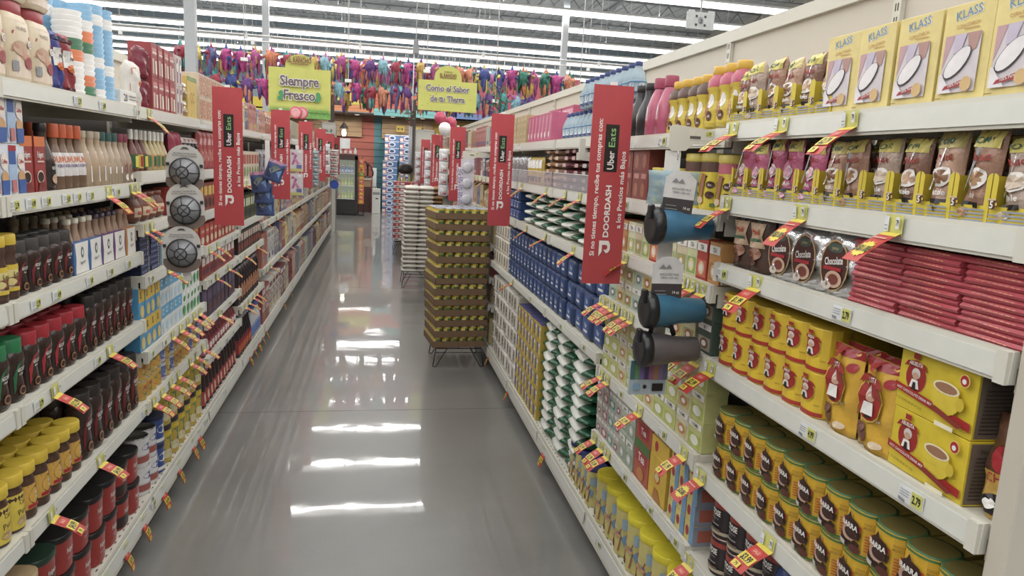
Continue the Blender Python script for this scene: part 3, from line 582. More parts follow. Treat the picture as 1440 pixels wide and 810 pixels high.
T_Y = can('milk_tin', .056, .16, mat('c9a93a', .4), [('e', .45, .55, .35, .25, mat('3d7a44', .4)), ('e', .6, .3, .22, .12, mat('b5453a', .4)), ('r', 0, .82, 1, .95, YEL), ('e', .3, .25, .2, .15, mat('d8d0a0', .4))], lid=mat('2b2b30', .35), lid_h=.018)
row('L', .18, T_W, 3.0, .104, 2, 'white and red milk tin', 'milk tin', 'white and red milk tins', tiers=2)
row('L', .18, T_B, 3.21, .104, 1, 'blue milk tin with white oval', 'milk tin', 'blue milk tins', tiers=2)
row('L', .18, T_Y, 3.325, .116, 6, 'yellow and green milk tin with dark lid', 'milk tin', 'yellow milk tins', tiers=2, rows=2)
# ---- third and fourth bays, coffee side
def cart(w, h, base, a, b, d=.08, kind='packet_carton', txt=None):
    dc = [('r', .1, .55, .9, .88, mat(a, .45)), ('e', .5, .28, .32, .18, mat(b, .45))]
    if txt: dc.append(('t', txt, .5, .72, .14, WHT, 0, .6, .02))
    return carton(kind, w, d, h, mat(base, .45), dc, bev=0)
row('L', 1.745, carton('biscuit_carton', .13, .1, .12, mat('c9b7a0', .5), [('r', .05, .08, .95, .92, art(['d8c8b0', 'b5564a', 'c8a070', 'e0d8c8'], 60))]), 4.1, .135, 6, 'tan speckled biscuit carton', 'carton', 'tan biscuit cartons', tiers=2)
row('L', 1.49, pouch('spice_pouch', .1, .04, .22, mat('b04a48', .35), [('r', .15, .6, .85, .75, mat('d8a0a0', .4)), ('r', .2, .2, .8, .5, mat('c87a70', .4))]), 4.05, .098, 10, 'coral red hanging spice pouch', 'pouch', 'coral spice pouches')
row('L', 1.27, cart(.09, .15, '8a3a2a', 'd8b04a', '3a2018'), 4.04, .094, 10, 'brown packet carton with gold band', 'carton', 'brown and gold cartons')
row('L', 1.08, cart(.1, .12, 'b0382c', 'c8503c', 'd8c8a8', txt='chocolate'), 4.04, .104, 9, 'bright red chocolate carton', 'carton', 'bright red chocolate cartons')
row('L', .905, cart(.095, .13, '9c3a2c', 'e0d8d0', '5a2a4a', txt='JJ'), 4.04, .1, 9, 'rust chocolate carton with pale band', 'carton', 'rust chocolate cartons')
row('L', .68, cart(.11, .17, '3a2c4a', '5a4a6a', '6a3a3a'), 4.05, .115, 8, 'dark purple cereal bar carton', 'carton', 'dark purple cartons')
row('L', .47, bottle(.035, .13, mat('6a2028', .3), mat('b04048', .4), mat('c05a60', .4), [('r', .4, .2, .6, .8, WHT)], name='sauce_jar', n=12), 4.04, .072, 13, 'dark red sauce jar', 'jar', 'dark red sauce jars')
SYR = lambda c: bottle(.04, .2, mat('2d1a18', .25), mat(c, .4), mat('a8383c', .4), [('r', .42, .2, .58, .8, mat('d8b090', .4))], lid_h=.02, name='syrup_bottle', cr=.8, prof=[(.8, 0), (1, .05), (.9, .4), (1, .6), (.9, .85), (.75, 1)], n=14)
row('L', .18, SYR('a86a78'), 4.03, .086, 6, 'chocolate syrup bottle with rose cap', 'bottle', 'rose capped syrup bottles', rows=2)
row('L', .18, SYR('6a66b8'), 4.55, .086, 5, 'chocolate syrup bottle with violet cap', 'bottle', 'violet capped syrup bottles', rows=2)
row('L', 1.40, cart(.11, .2, 'c9bfa8', 'a8503c', '6a8a4a'), 5.1, .115, 8, 'cream snack carton', 'carton', 'cream snack cartons')
row('L', 1.12, cart(.1, .17, '3a4a2c', 'c0c8a0', '1d201a', txt='Nut'), 5.08, .105, 9, 'dark green snack carton', 'carton', 'dark green snack cartons')
row('L', .905, cart(.1, .15, '2c2420', 'c8b0a0', '9c3a2a'), 5.08, .105, 9, 'black snack carton', 'carton', 'black snack cartons')
row('L', .55, pouch('nut_pouch', .09, .05, .26, mat('2a2024', .35), [('r', .2, .15, .8, .55, mat('b87a58', .45))]), 5.08, .098, 9, 'tall black pouch with orange window', 'pouch', 'tall black pouches')
row('L', .18, bottle(.035, .25, mat('201c20', .3), mat('b8bcc0', .3, .5), mat('9c2c34', .4), [('r', .4, .1, .6, .6, ORG)], name='cocoa_bottle', lid_h=.02, cr=.7, n=12), 5.07, .074, 7, 'black bottle with silver cap', 'bottle', 'silver capped black bottles', rows=2)
row('L', .18, bottle(.035, .22, mat('c8c8cc', .3), mat('3a5aa0', .4), mat('5a7ac0', .4), name='cream_bottle', cr=.8, n=12), 5.60, .074, 6, 'pale bottle with blue label', 'bottle', 'blue labelled bottles')
# ---- far bays: every packet its own colours
PAL = ['b8a284', 'a04a48', 'c9bba6', '6f6a86', 'b06a5a', 'c7a45c', '8a8a92', 'd2cfc6', '7a3c40', 'a7b0a0', '5c6f98', 'c78f86', '9a7a58', 'd5c383']
CN = {'b8a284': 'tan', 'a04a48': 'brick red', 'c9bba6': 'sand', '6f6a86': 'slate violet', 'b06a5a': 'terracotta', 'c7a45c': 'mustard', '8a8a92': 'grey', 'd2cfc6': 'off white', '7a3c40': 'wine red', 'a7b0a0': 'sage', '5c6f98': 'denim blue', 'c78f86': 'rose', '9a7a58': 'brown', 'd5c383': 'straw'}
_far = {}
def far_prod(kind, c, w, h):
    k = (kind, c, w, h)
    if k not in _far:
        o = random.choice(PAL); q = random.choice(PAL); A = art([c, o, c, q], 40, stretch=(1, 1, .5))
        if kind == 'box': _far[k] = carton('grocery_box', w, .14, h, mat(c, .5), [('r', .06, .3, .94, .72, A), ('r', .1, .78, .9, .92, mat(o, .5)), ('e', .5, .2, .3, .09, mat(q, .5))], bev=0)
        elif kind == 'bag': _far[k] = pouch('grocery_bag', w, .08, h, mat(c, .4), [('r', .12, .3, .88, .7, A), ('r', .15, .76, .85, .86, mat(o, .5))], nx=5, nz=6)
        else: _far[k] = can('grocery_can', w/2, h, mat(c, .4), [('r', 0, .15, 1, .85, A)], n=10)
    return _far[k]
def far_run(side, z, gap, y0, y1, place_name, seed):
    rnd = random.Random(seed); y = y0+.03; i = 0
    while y < y1-.15:
        kind = rnd.choice(['box', 'box', 'box', 'bag', 'can']) if gap < .34 else rnd.choice(['box', 'box', 'bag'])
        c = rnd.choice(PAL); w = rnd.choice([.12, .16, .20]) if kind != 'can' else .09
        tiers = 1 if gap > .22 and kind != 'can' else (2 if kind != 'bag' else 1)
        h = round(min(.30, (gap-.05)/tiers*rnd.uniform(.82, .98)), 2); h = min(h, .13) if kind == 'can' else h
        P = far_prod(kind, c, w, h); n = rnd.choice([1, 2, 2, 3])
        for _ in range(n):
            if y+w > y1: break
            for t in range(tiers):
                X, sg, rz = SIDE[side]
                place(P, (X+sg*(.02+P.d/2), y+w/2, z+.0015+t*(P.h+.0005)), rz, '%s %s, %s, %s from near end%s' % (CN[c], {'box': 'grocery box', 'bag': 'grocery bag', 'can': 'can'}[kind], place_name, nth(i), '' if tiers == 1 else (', upper' if t else ', lower')), kind, 'groceries, ' + place_name)
            y += w+.006; i += 1
for z, g, nm in ((1.745, .27, 'far coffee side top shelf'), (1.36, .36, 'far coffee side second shelf'), (1.03, .31, 'far coffee side third shelf'), (.65, .36, 'far coffee side fourth shelf'), (.18, .44, 'far coffee side base')):
    far_run('L', z, g, 6.06 if z != 1.745 else 4.98, 15.3, nm, int(z*100))
for z, g, nm in ((1.737, .24, 'far flour side top shelf'), (1.488, .23, 'far flour side second shelf'), (1.23, .24, 'far flour side third shelf'), (.97, .24, 'far flour side fourth shelf'), (.71, .24, 'far flour side fifth shelf'), (.49, .2, 'far flour side sixth shelf'), (.16, .3, 'far flour side base')):
    far_run('R', z, g, 5.50, 7.4 if z < .8 else 8.6 if z < 1.7 else 13.0, nm, int(z*100)+7)
# ================================================================== flour side, first bay
def klass():
    w, d, h = .100, .05, .155; y = mat('e8d27c', .45)
    dec = [('t', 'KLASS', .5, .9, .095, WHT, 8, .95, .03), ('t', 'KLASS', .49, .905, .09, mat('5f8fb0', .5), 8, .95, .0), ('t', 'CORN STARCH', .5, .78, .035, mat('c48a3a', .5), 4, .85, .01), ('r', .44, .735, .74, .745, mat('c48a3a', .5)),
           ('r', .1, .1, .82, .69, mat('d8cfd6', .5)), ('p', [(.1, .35), (.3, .69), (.1, .69)], mat('c79aa0', .5)), ('p', [(.55, .69), (.82, .69), (.75, .52), (.62, .5)], mat('b98a80', .5)), ('p', [(.3, .69), (.55, .69), (.45, .5), (.3, .5)], mat('c9bcd4', .5)),
           ('e', .42, .4, .33, .1, mat('4a4048', .5), .75), ('e', .425, .405, .31, .09, mat('ece8ea', .5), .75), ('p', [(.1, .1), (.4, .1), (.14, .3), (.1, .3)], mat('e8e2e8', .5)),
           ('p', [(.2, .13), (.25, .17), (.72, .24), (.78, .2), (.68, .17)], RED), ('t', '100% Pure', .45, .185, .035, WHT, 12, .8, .01), ('e', .68, .175, .11, .075, mat('d8b070', .5)), ('r', .08, .04, .22, .05, mat('8a7a30', .5))]
    return carton('corn_starch_box', w, d, h, y, dec, sdec=[('r', .1, .1, .9, .6, mat('c9ad3a', .5)), ('t', 'KLASS', .5, .8, .05, WHT, 0, .8)], bev=.001)
row('R', 1.735, klass(), .935, .1035, 5, 'yellow corn starch box with bowl picture', 'box', 'corn starch boxes', jr=.02)
def flavour_pouch(top, body, fl, seed, w=.058, h=.135, txt='Nuez'):
    dec = [('r', .04, .8, .96, .985, mat(top, .35)), ('t', 'YOMO', .4, .88, .07, mat('2f5a4a', .4), 4, .9, .02), ('t', txt, .5, .7, .09, mat('b0342c', .4), 8, .8, .02), ('e', .5, .46, .3, .12, mat('e3ddd6', .35)), ('e', .5, .46, .24, .085, mat(fl, .3)), ('t', 'Atole', .5, .28, .07, WHT, 0, .8, .02), ('r', .2, .14, .8, .2, BLK), ('e', .35, .08, .2, .05, mat(fl, .4)), ('p', [(.1, .3), (.16, .3), (.5, .8), (.44, .8)], SILV)]
    return pouch('drink_mix_pouch', w, .03, h, mat(body, .22, bump=.5, scale=60), dec, seed=seed, crimp=.04, wr=.0035)
FP = [flavour_pouch('d8c860', 'b9a090', 'c9b29a', 1), flavour_pouch('d8c860', 'a87a62', 'a8784a', 2), flavour_pouch('d0c070', 'c49a80', '8a5a3a', 3), flavour_pouch('d8c860', '8a6250', 'c9a080', 4)]
FPK = [flavour_pouch('d8c860', 'c4587f', 'e0a0b8', 5, txt='Fresa'), flavour_pouch('d8c860', 'c4587f', 'e0a0b8', 6, txt='Fresa')]
def tray(seedmark=True):
    """yellow display tray slot with a raised tab on each side"""
    w, d, hb, ht = .073, .13, .028, .078; m = MB(); y = mat('dcc326', .5)
    m.box(-w/2, w/2, -d/2, d/2, 0, .002, y); m.box(-w/2, w/2, -d/2-.001, -d/2, 0, hb, y)
    for s in (-1, 1):
        x = s*(w/2-.0005); m.T = None
        m.box(min(x, x-s*.0006), max(x, x-s*.0006), -d/2+.03, d/2, 0, ht+.045, mat('8f6d3f', .7)); m.box(min(x, x-s*.0006), max(x, x-s*.0006), -d/2, -d/2+.03, 0, ht-.004, y)
        n = 6; R_ = .0095; e = s*(w/2-.0003); c = s*(w/2-.0003-R_)
        arc = [(c-s*0+(-s)*0, 0)]
        pts = [(e, hb), (e, ht)]+[(c+s*R_*0-s*R_*math.sin(PI/2*i/n)*0+(-s)*R_*0, ht)for i in range(0)]
        pts += [(e-s*R_*math.sin(PI/2*i/n), ht-R_*(1-math.cos(PI/2*i/n))) for i in range(1, n+1)]+[(e-s*R_, hb)]
        v3 = [(x, -d/2-.0012, z) for x, z in pts]; m.add(v3, [tuple(range(len(v3)))[::(-1 if s > 0 else 1)][::-1]], y)
    f = lambda u, v, o: ((u-.5)*w, -d/2-.0014-o, v*hb); bl = mat('8d93a8', .5)
    dec = [('r', .36, .1+.2*i, .92, .2+.2*i, bl) for i in range(4)] + [('r', .03, .1+.2*i, .3, .18+.2*i, bl) for i in range(3)]
    m.decals(f, w, hb, dec)
    g = lambda u, v, o: (-w/2+.002+u*.018, -d/2-.003-o, .022+v*.018)
    m.decals(g, .018, .018, [('p', [(.05, .9), (.85, .9), (.75, .1), (.2, .1)], mat('6a3a22', .4)), ('e', .9, .55, .2, .25, mat('6a3a22', .4)), ('e', .9, .55, .1, .14, y), ('t', '5', .46, .5, .6, WHT, 0, .9, .03), ('r', .0, .85, .9, 1.0, mat('d8b98a', .4))])
    return Prod('display_tray', m.mesh('display_tray'), d, w, .14)
TR = tray()
def tray_run(z, y0, pitch, n, what, hs, tilt):
    for i in range(n):
        y = y0+i*pitch
        place(TR, (XR+.014+.065, y, z+.001), -PI/2, 'yellow cardboard display tray, %s, %s from near end' % (what, nth(i)), 'display tray', 'yellow display trays, '+what)
        Q, lab = hs(i); place(Q, (XR+.030+random.uniform(0, .006), y-.002, z+.006), -PI/2+random.uniform(-.06, .06), '%s in display tray, %s, %s from near end' % (lab, what, nth(i)), 'pouch', 'drink mix pouches, '+what, rx=random.uniform(-.08, .0), ry=random.uniform(-.08, .08), sc=(1, 1, random.uniform(.95, 1.05)))
        place(Q, (XR+.076, y-.002, z+.006), -PI/2+random.uniform(-.06, .06), '%s, back of tray, %s, %s from near end' % (lab, what, nth(i)), 'pouch', 'drink mix pouches, '+what, rx=-.05, sc=(1, 1, 1))
tray_run(1.735, 1.40, .072, 6, 'top shelf', lambda i: (FP[(i*3) % 4], 'foil drink mix pouch'), 0)
tray_run(1.545, .90, .0745, 12, 'second shelf', lambda i: (FP[i % 4], 'brown foil drink mix pouch') if i < 7 else (FPK[i % 2], 'pink foil drink mix pouch'), 0)
NQ = [(.85, 0), (1, .03), (1, .35), (.8, .5), (.85, .62), (1, .74), (.95, .88), (.6, .97), (.55, 1)]
def nesq(topc, sub):
    r, h = .032, .15; pr = [(r*a, h*b) for a, b in NQ]; m = MB(); Y = mat('dcc03a', .35); T = mat(topc, .35, bump=.2)
    m.lathe(pr, [Y]*5+[T]*3, 18, p=2.6)
    b = MB(); b.decals(wrap(pr, .01, .1, 2.4, p=2.6), r*2.4, .1, [('r', 0, 0, 1, 1, mat('ddc23c', .35)), ('t', 'Nesquik', .3, .5, .22, mat(topc, .4), 90, .8, .02), ('e', .65, .62, .17, .2, WHT), ('p', [(.5, .5), (.68, .62), (.62, .25), (.5, .2)], mat('a3653f', .4)), ('e', .66, .2, .15, .14, mat('5a3020', .4)), ('t', sub, .66, .2, .07, WHT, 0, .7)], nu=10, nv=8)
    l = MB(); l.lathe([(.02, -.004), (.0215, 0), (.0215, .016), (.0195, .02), (0, .02)], mat('dba82c', .4), 16, cap=(False, False))
    return Prod('milk_mix_bottle', m.mesh('milk_mix_bottle'), .064, .064, .17, [('label', b.mesh('label')), ('cap', l.mesh('cap'), (0, 0, .15))])
row('R', 1.735, nesq('c4506a', 'milk'), 1.835, .069, 3, 'yellow milk mix bottle with pink top', 'bottle', 'pink topped milk mix bottles', inset=.03)
row('R', 1.72, nesq('57382a', 'choc'), 2.042, .069, 4, 'yellow milk mix bottle with brown top', 'bottle', 'brown topped milk mix bottles', inset=.03)
PK = bottle(.042, .17, mat('c05372', .3), mat('a93a58', .4), None, [('e', .42, .4, .1, .25, mat('dfa0b0', .35)), ('e', .42, .25, .07, .08, RED), ('e', .42, .5, .06, .1, WHT)], lid_h=.028, cr=.55, prof=[(.8, 0), (1, .04), (1, .35), (.92, .6), (.6, .85), (.42, .95), (.42, 1)], name='syrup_bottle', p=3)
row('R', 1.72, PK, 2.325, .088, 2, 'pink strawberry syrup bottle', 'bottle', 'pink syrup bottles', inset=.02)
row('R', 1.72, bottle(.045, .17, mat('2c2a30', .3), BLK, None, [('e', .42, .4, .08, .2, mat('8a6a5a', .35)), ('e', .42, .4, .05, .1, WHT)], lid_h=.02, cr=.5, name='syrup_bottle'), 2.50, .09, 2, 'black chocolate syrup bottle', 'bottle', 'black syrup bottles')
WT = bottle(.034, .125, mat('b9cfdc', .12, trans=.35), mat('2e4080', .4), mat('9dbdd4', .35), [('p', [(.1+.2*j, .2), (.2+.2*j, .2), (.26+.2*j, .8), (.16+.2*j, .8)], mat('e6eef2', .4)) for j in range(4)]+[('r', 0, .2, 0.01, .21, WHT), ('r', 0, 0, 1, .2, mat('3a4678', .4)), ('r', 0, .8, 1, .88, mat('4f7fb0', .4))], lid_h=.014, cr=.45, lab_z=(.12, .55), prof=[(.85, 0), (1, .05), (.93, .25), (1, .4), (1, .6), (.7, .8), (.42, .93), (.42, 1)], name='water_bottle', n=14)
row('R', 1.735, WT, 2.72, .0745, 14, 'water bottle with blue cap', 'bottle', 'small water bottles', tiers=2, th=.142, inset=.05)
for o in [o for o in list(COL.objects) if o.name.startswith('water_bottle') and o.location.y > 3.46 and o.location.z > 1.8 and not o.parent]:
    for c in list(o.children): bpy.data.objects.remove(c)
    bpy.data.objects.remove(o)
PKB = carton('gelatin_carton', .085, .09, .155, mat('c8557c', .5), [('p', [(.15, .1), (.5, .1), (.85, .9), (.5, .9)], mat('d98aa4', .5)), ('e', .3, .25, .18, .1, WHT)])
row('R', 1.735, PKB, 3.83, .088, 7, 'pink slim carton', 'carton', 'pink slim cartons')
row('R', 1.735, carton('gelatin_carton', .28, .1, .2, mat('b8466a', .5), [('r', .05, .75, .95, .92, mat('e0a0b8', .5)), ('r', .1, .78, .4, .88, WHT)]), 3.95, .29, 2, 'wide raspberry carton behind slim pink ones', 'carton', 'wide raspberry cartons', inset=.14)
row('R', 1.735, carton('cocoa_carton', .1, .1, .088, mat('b8a070', .5), [('e', .5, .5, .3, .3, mat('c9b58a', .5)), ('e', .5, .5, .15, .15, mat('9a7a4a', .5))]), 4.5, .105, 9, 'tan small carton', 'carton', 'tan small cartons', tiers=2)
# second shelf, second bay
def nqcan(r, h, top='57382a'):
    pr = [(r*.97, 0), (r, .004), (r, h)]
    return can('milk_mix_can', r, h, mat('dfc62e', .35), [('r', 0, .78, 1, 1, mat(top, .4)), ('p', [(.0, .78), (.2, .66), (.4, .72), (.6, .66), (.8, .74), (1, .68), (1, .8), (0, .8)], mat(top, .4)), ('t', 'Nesquik', .18, .4, .12, mat('4a2418', .4), 84, .85, .03), ('e', .75, .5, .13, .08, mat('4a2418', .4)), ('e', .75, .28, .13, .08, mat('4a2418', .4)), ('t', 'Rico', .75, .5, .05, WHT, 0, .8), ('p', [(.42, .2), (.5, .2), (.6, .72), (.42, .75), (.36, .5)], mat('a3653f', .4)), ('e', .42, .15, .13, .08, mat('d8b9a0', .4)), ('r', .8, .02, 1, .1, mat('5a7a3a', .4))], lid=mat('d9c44a', .4), lid_h=.016, span=2.5, p=3.2)
row('R', 1.498, nqcan(.047, .14, 'c4586a'), 1.825, .1, 1, 'yellow milk mix can with pink top band', 'can', None, inset=.02)
row('R', 1.498, nqcan(.052, .145), 1.93, .108, 2, 'large yellow milk mix can with brown band', 'can', 'large milk mix cans', inset=.02)
row('R', 1.498, nqcan(.036, .1), 2.15, .075, 3, 'small yellow milk mix can with brown band', 'can', 'small milk mix cans')
row('R', 1.498, carton('cocoa_carton', .075, .06, .1, mat('8a3f38', .45), [('r', .2, .75, .8, .92, mat('c98a80', .4)), ('e', .5, .35, .25, .25, mat('a86a50', .4))]), 2.39, .078, 4, 'maroon cocoa carton', 'carton', 'maroon cocoa cartons', tiers=2, th=.1)
# third shelf, first bay
CH = pouch('chocolate_bag', .082, .05, .152, mat('4f352b', .25, bump=.3), [('e', .5, .88, .26, .08, mat('3f5f55', .4)), ('t', 'Pipian', .5, .66, .07, mat('b8402c', .4), 4, .8, .02), ('r', .12, .4, .88, .8, mat('b89878', .45)), ('t', 'Panal', .5, .66, .09, mat('b8402c', .4), 4, .8, .02), ('r', .25, .5, .75, .55, mat('3f5f45', .4)), ('e', .3, .26, .2, .09, mat('7a4a35', .4)), ('e', .6, .3, .22, .1, mat('8f5a40', .4)), ('e', .5, .18, .22, .08, mat('5f3626', .4))], seed=8)
row('R', 1.366, CH, 1.60, .083, 2, 'brown chocolate drink bag', 'bag', 'brown chocolate bags', rows=2)
def silver_oval():
    m = MB(); f = pillow(m, .128, .05, .132, SILV, nx=12, nz=12, seed=9, wr=.007, crimp=.04, pw=.35)
    fl = lambda u, v, o: ((u-.5)*.118, -.031-o, v*.125)
    m.decals(fl, .118, .125, [('e', .5, .5, .37, .43, mat('c4a06a', .35)), ('e', .5, .5, .34, .40, mat('4a2320', .35)), ('e', .5, .79, .2, .08, mat('3f5248', .4)), ('t', 'yomo', .5, .79, .06, mat('b9a070', .4), 0, .8), ('t', 'Chocolate', .5, .58, .12, WHT, 8, .62, .02), ('r', .25, .42, .72, .48, RED), ('e', .55, .28, .22, .14, mat('c9a58a', .4)), ('e', .55, .28, .14, .09, mat('7a3528', .4)), ('e', .4, .17, .12, .07, mat('d8c8b8', .4))])
    return Prod('chocolate_packet', m.mesh('chocolate_packet'), .06, .118, .125)
row('R', 1.366, silver_oval(), 1.29, .103, 3, 'silver foil chocolate packet with oval label', 'packet', 'silver chocolate packets', inset=.012)
BAR = MB()
_b = MB(); _b.T = RZ90; _b.prism([(-.068, .0003), (-.071, .005), (-.066, .0101), (.06, .0101), (.07, .005), (.06, .0003)], -.065, .065, mat('b8404b', .3, vary=.1)); _b.T = None
_b.decals(lambda u, v, o: ((u-.5)*.12, -.0705-o+v*.0035, .0055+v*.0035), .12, .004, [('r', .12+.02*i+.0, .55, .13+.02*i, .9, mat('d8a070', .4)) for i in range(0, 38, 1) if i % 5 != 4])
BARP = Prod('chocolate_bar', _b.mesh('chocolate_bar'), .14, .13, .0105)
row('R', 1.366, BARP, .90, .1345, 3, 'red wrapped chocolate bar', 'chocolate bar', 'red chocolate bars in three stacks', tiers=12, th=.0105, jy=.004, jr=.04, jx=.006, inset=.012)
# fourth shelf, first bay
def abu_print(w, h, wide=False):
    R = mat('a5231f', .4); O = 'ABUELITA'
    cu = .24 if wide else .45; s = .6 if wide else 1.3
    L = [('e', cu, .58, .2*s*1.25, .27, mat('d8b23c', .4)), ('e', cu, .58, .185*s*1.25, .25, R), ('e', cu, .64, .075*s*1.3, .09, mat('cfc6bf', .4)), ('e', cu, .6, .055*s*1.3, .06, mat('c79a80', .4)), ('p', [(cu-.11*s, .4), (cu+.11*s, .4), (cu+.07*s, .54), (cu-.07*s, .54)], WHT), ('p', [(cu-.05*s, .36), (cu+.05*s, .36), (cu+.03*s, .5), (cu-.03*s, .5)], mat('2a2222', .4)),
         ('p', [(cu-.27*s, .72), (cu-.2*s, .82), (cu, .86), (cu+.2*s, .82), (cu+.27*s, .72), (cu+.2*s, .74), (cu, .78), (cu-.2*s, .74)], R), ('t', O, cu, .8, .062, WHT, 0, .62 if not wide else .75, .02), ('r', cu-.07*s, .88, cu+.07*s, .97, R)]
    return L
def abu_hex():
    r, h = .0405, .096; pr = [(r, 0), (r, h)]; m = MB(); n = 6
    Y = mat('e0b91e', .4); v = []
    m.lathe([(r*.98, 0), (r, .002), (r, h-.002), (r*.98, h)], Y, 12, p=2.6, smooth=False)
    m.decals(wrap([(r, 0), (r, h)], .003, h-.006, 2.2, p=2.6), r*2.2, h-.006, [('r', 0, 0, 1, .1, mat('b32a22', .4))] + abu_print(r*2.2, h) + [('t', '6 tabletas', .85, .3, .04, mat('8a6a20', .4), 0, .6)], nu=10)
    # the stack of tablets reaches back into the shelf
    m.box(-.034, .034, .02, .2, 0.001, h-.001, Y)
    return Prod('chocolate_tablet_box', m.mesh('chocolate_tablet_box'), .081, .078, h)
row('R', 1.098, abu_hex(), 1.325, .0775, 6, 'yellow and red chocolate tablet box', 'box', 'chocolate tablet boxes', tiers=2, inset=.012, jr=.05)
def abu_bag():
    m = MB(); f = pillow(m, .105, .034, .175, mat('d9a52a', .28, bump=.3), seed=11, crimp=.05, wr=.004, nx=10, nz=12)
    m.decals(f, .105, .175, [('r', 0, .9, 1, 1, mat('a31f2a', .3)), ('p', [(0, .28), (1, .3), (1, .42), (0, .38)], mat('b3241f', .35)), ('t', 'CHOCOLATE MIX', .5, .345, .03, WHT, 2, .9, .01), ('e', .84, .8, .09, .055, RED), ('e', .3, .16, .2, .1, mat('6a3a2e', .4)), ('e', .28, .24, .15, .06, mat('7a4a3c', .4)), ('e', .7, .1, .12, .04, mat('d8c0a0', .4))] + [(q if q[0] != 't' else q) for q in abu_print(.105, .175)], nu=8, nv=12, lay=.0007)
    return Prod('chocolate_mix_bag', m.mesh('chocolate_mix_bag'), .04, .105, .175)
row('R', 1.098, abu_bag(), 1.125, .108, 2, 'glossy yellow chocolate mix bag with red top', 'bag', 'yellow chocolate mix bags', rows=2, inset=.006, jr=.08)
def abu_big():
    w, d, h = .178, .13, .108; Y = mat('dcc01e', .4)
    dec = abu_print(w, h, True) + [('p', [(0, .3), (1, .12), (1, .25), (0, .42)], mat('ad2320', .4)), ('t', 'HOT CHOCOLATE DRINK MIX', .28, .31, .045, WHT, -4.5, .9, .01), ('e', .68, .42, .17, .2, mat('dcc02a', .35)), ('r', .52, .42, .84, .62, mat('dcc02a', .35)), ('e', .68, .63, .165, .1, mat('e8dcb0', .35)), ('e', .68, .63, .14, .075, mat('9a6a4a', .4)), ('e', .87, .47, .05, .1, mat('cfb224', .35)), ('e', .89, .85, .06, .1, mat('e8d060', .4)), ('e', .89, .85, .05, .085, RED), ('e', .89, .84, .025, .04, WHT), ('t', '8 - 1.25 OZ ENVELOPES NET WT 10 OZ', .25, .17, .04, mat('6a5a18', .4), -4, .6), ('r', .62, .03, .85, .1, mat('e8e0c0', .4)), ('p', [(.5, .26), (.9, .12), (.96, .18), (.6, .32)], mat('8a2a20', .4))]
    sd = [('r', .03, .03, .97, .97, mat('6e5e50', .6))]+[('r', .08, .1+.06*i, .92-.07*(i % 3), .125+.06*i, mat('3a3028', .6)) for i in range(12)]+[('t', 'Nutrition Facts', .35, .88, .07, mat('2a221c', .6), 0, .9, .01)]
    return carton('drink_mix_carton', w, d, h, Y, dec, sdec=sd, bev=.001)
place(abu_big(), (XR+.018+.065, .985, 1.0995), -PI/2-.06, 'yellow hot chocolate carton with mug, lower of two stacked', 'carton', None)
place(abu_big(), (XR+.019+.065, .988, 1.2085), -PI/2-.05, 'yellow hot chocolate carton with mug, upper of two stacked', 'carton', None)
CHG = pouch('cocoa_pouch', .09, .05, .16, mat('5f3a26', .3), [('r', 0, .0, 1, .45, mat('c89a3a', .4)), ('e', .5, .6, .3, .15, RED), ('t', 'CHOC', .5, .4, .09, RED, 0, .8), ('e', .5, .15, .3, .1, BLK), ('e', .4, .15, .12, .05, WHT)], seed=5)
row('R', 1.098, CHG, .855, .05, 1, 'brown and gold cocoa pouch tucked behind the end panel', 'pouch', None, inset=.03)
# fifth shelf: hexagonal yellow packs
def ibarra():
    r, h = .041, .094; m = MB(); Y = mat('dba81c', .4); D = mat('3b211a', .4)
    m.lathe([(r*.97, 0), (r, .003), (r, h-.003), (r*.97, h)], Y, 12, p=2.5, smooth=False)
    big = [('p', [(.2, .35), (.28, .72), (.36, .8), (.4, .93), (.44, .8), (.56, .74), (.62, .5), (.6, .35)], D), ('p', [(.25, .56), (.6, .54), (.62, .68), (.24, .71)], mat('b32a22', .4)), ('e', .4, .42, .16, .16, mat('c09a88', .4)), ('e', .46, .45, .13, .12, D), ('p', [(.2, .06), (.6, .06), (.62, .3), (.18, .3)], D), ('r', .22, .1, .38, .2, mat('c9c0b8', .4)), ('e', .55, .15, .1, .09, mat('5a2a20', .4))]
    g = lambda u: .46+(u-.42)*1.35
    big = [('p', [(g(u), v) for u, v in q[1]], q[2]) if q[0] == 'p' else ('e', g(q[1]), q[2], q[3]*1.3, q[4], q[5]) if q[0] == 'e' else ('r', g(q[1]), q[2], g(q[3]), q[4], q[5]) for q in big]
    m.decals(wrap([(r, 0), (r, h)], .003, h-.006, 2.3, p=2.5), r*2.3, h-.006, [('r', 0, .95, 1, 1, mat('3f7a3a', .4)), ('r', 0, 0, 1, .05, mat('3f7a3a', .4))] + [('r', .80, .16+.07*i, 1, .19+.07*i, mat('c8531f', .4)) for i in range(6)] + big + [('t', 'IBARRA', .47, .625, .115, WHT, -2, .78, .03), ('t', 'CHOCO', .86, .82, .06, mat('8a6a10', .4), 0, .6), ('t', 'MEXICO', .86, .74, .06, mat('8a6a10', .4), 0, .6)], nu=12)
    # dark moulded lid edge seen from above
    m.lathe([(r*.9, h), (r*.9, h+.001)], mat('6f6128', .5), 12, p=2.5, cap=(False, True)); m.lathe([(r*.99, h-.004), (r*.99, h+.0008), (r*.88, h+.0012)], mat('3f6a3a', .5), 12, p=2.5, cap=(False, False)); m.box(-.034, .034, .02, .18, .001, h-.001, mat('8a7626', .5))
    return Prod('chocolate_pack', m.mesh('chocolate_pack'), .082, .08, h+.001)
row('R', .79, ibarra(), .90, .0775, 11, 'hexagonal yellow chocolate pack with brown print', 'chocolate pack', 'hexagonal yellow chocolate packs', tiers=2, th=.0955, inset=.012, jr=.08)
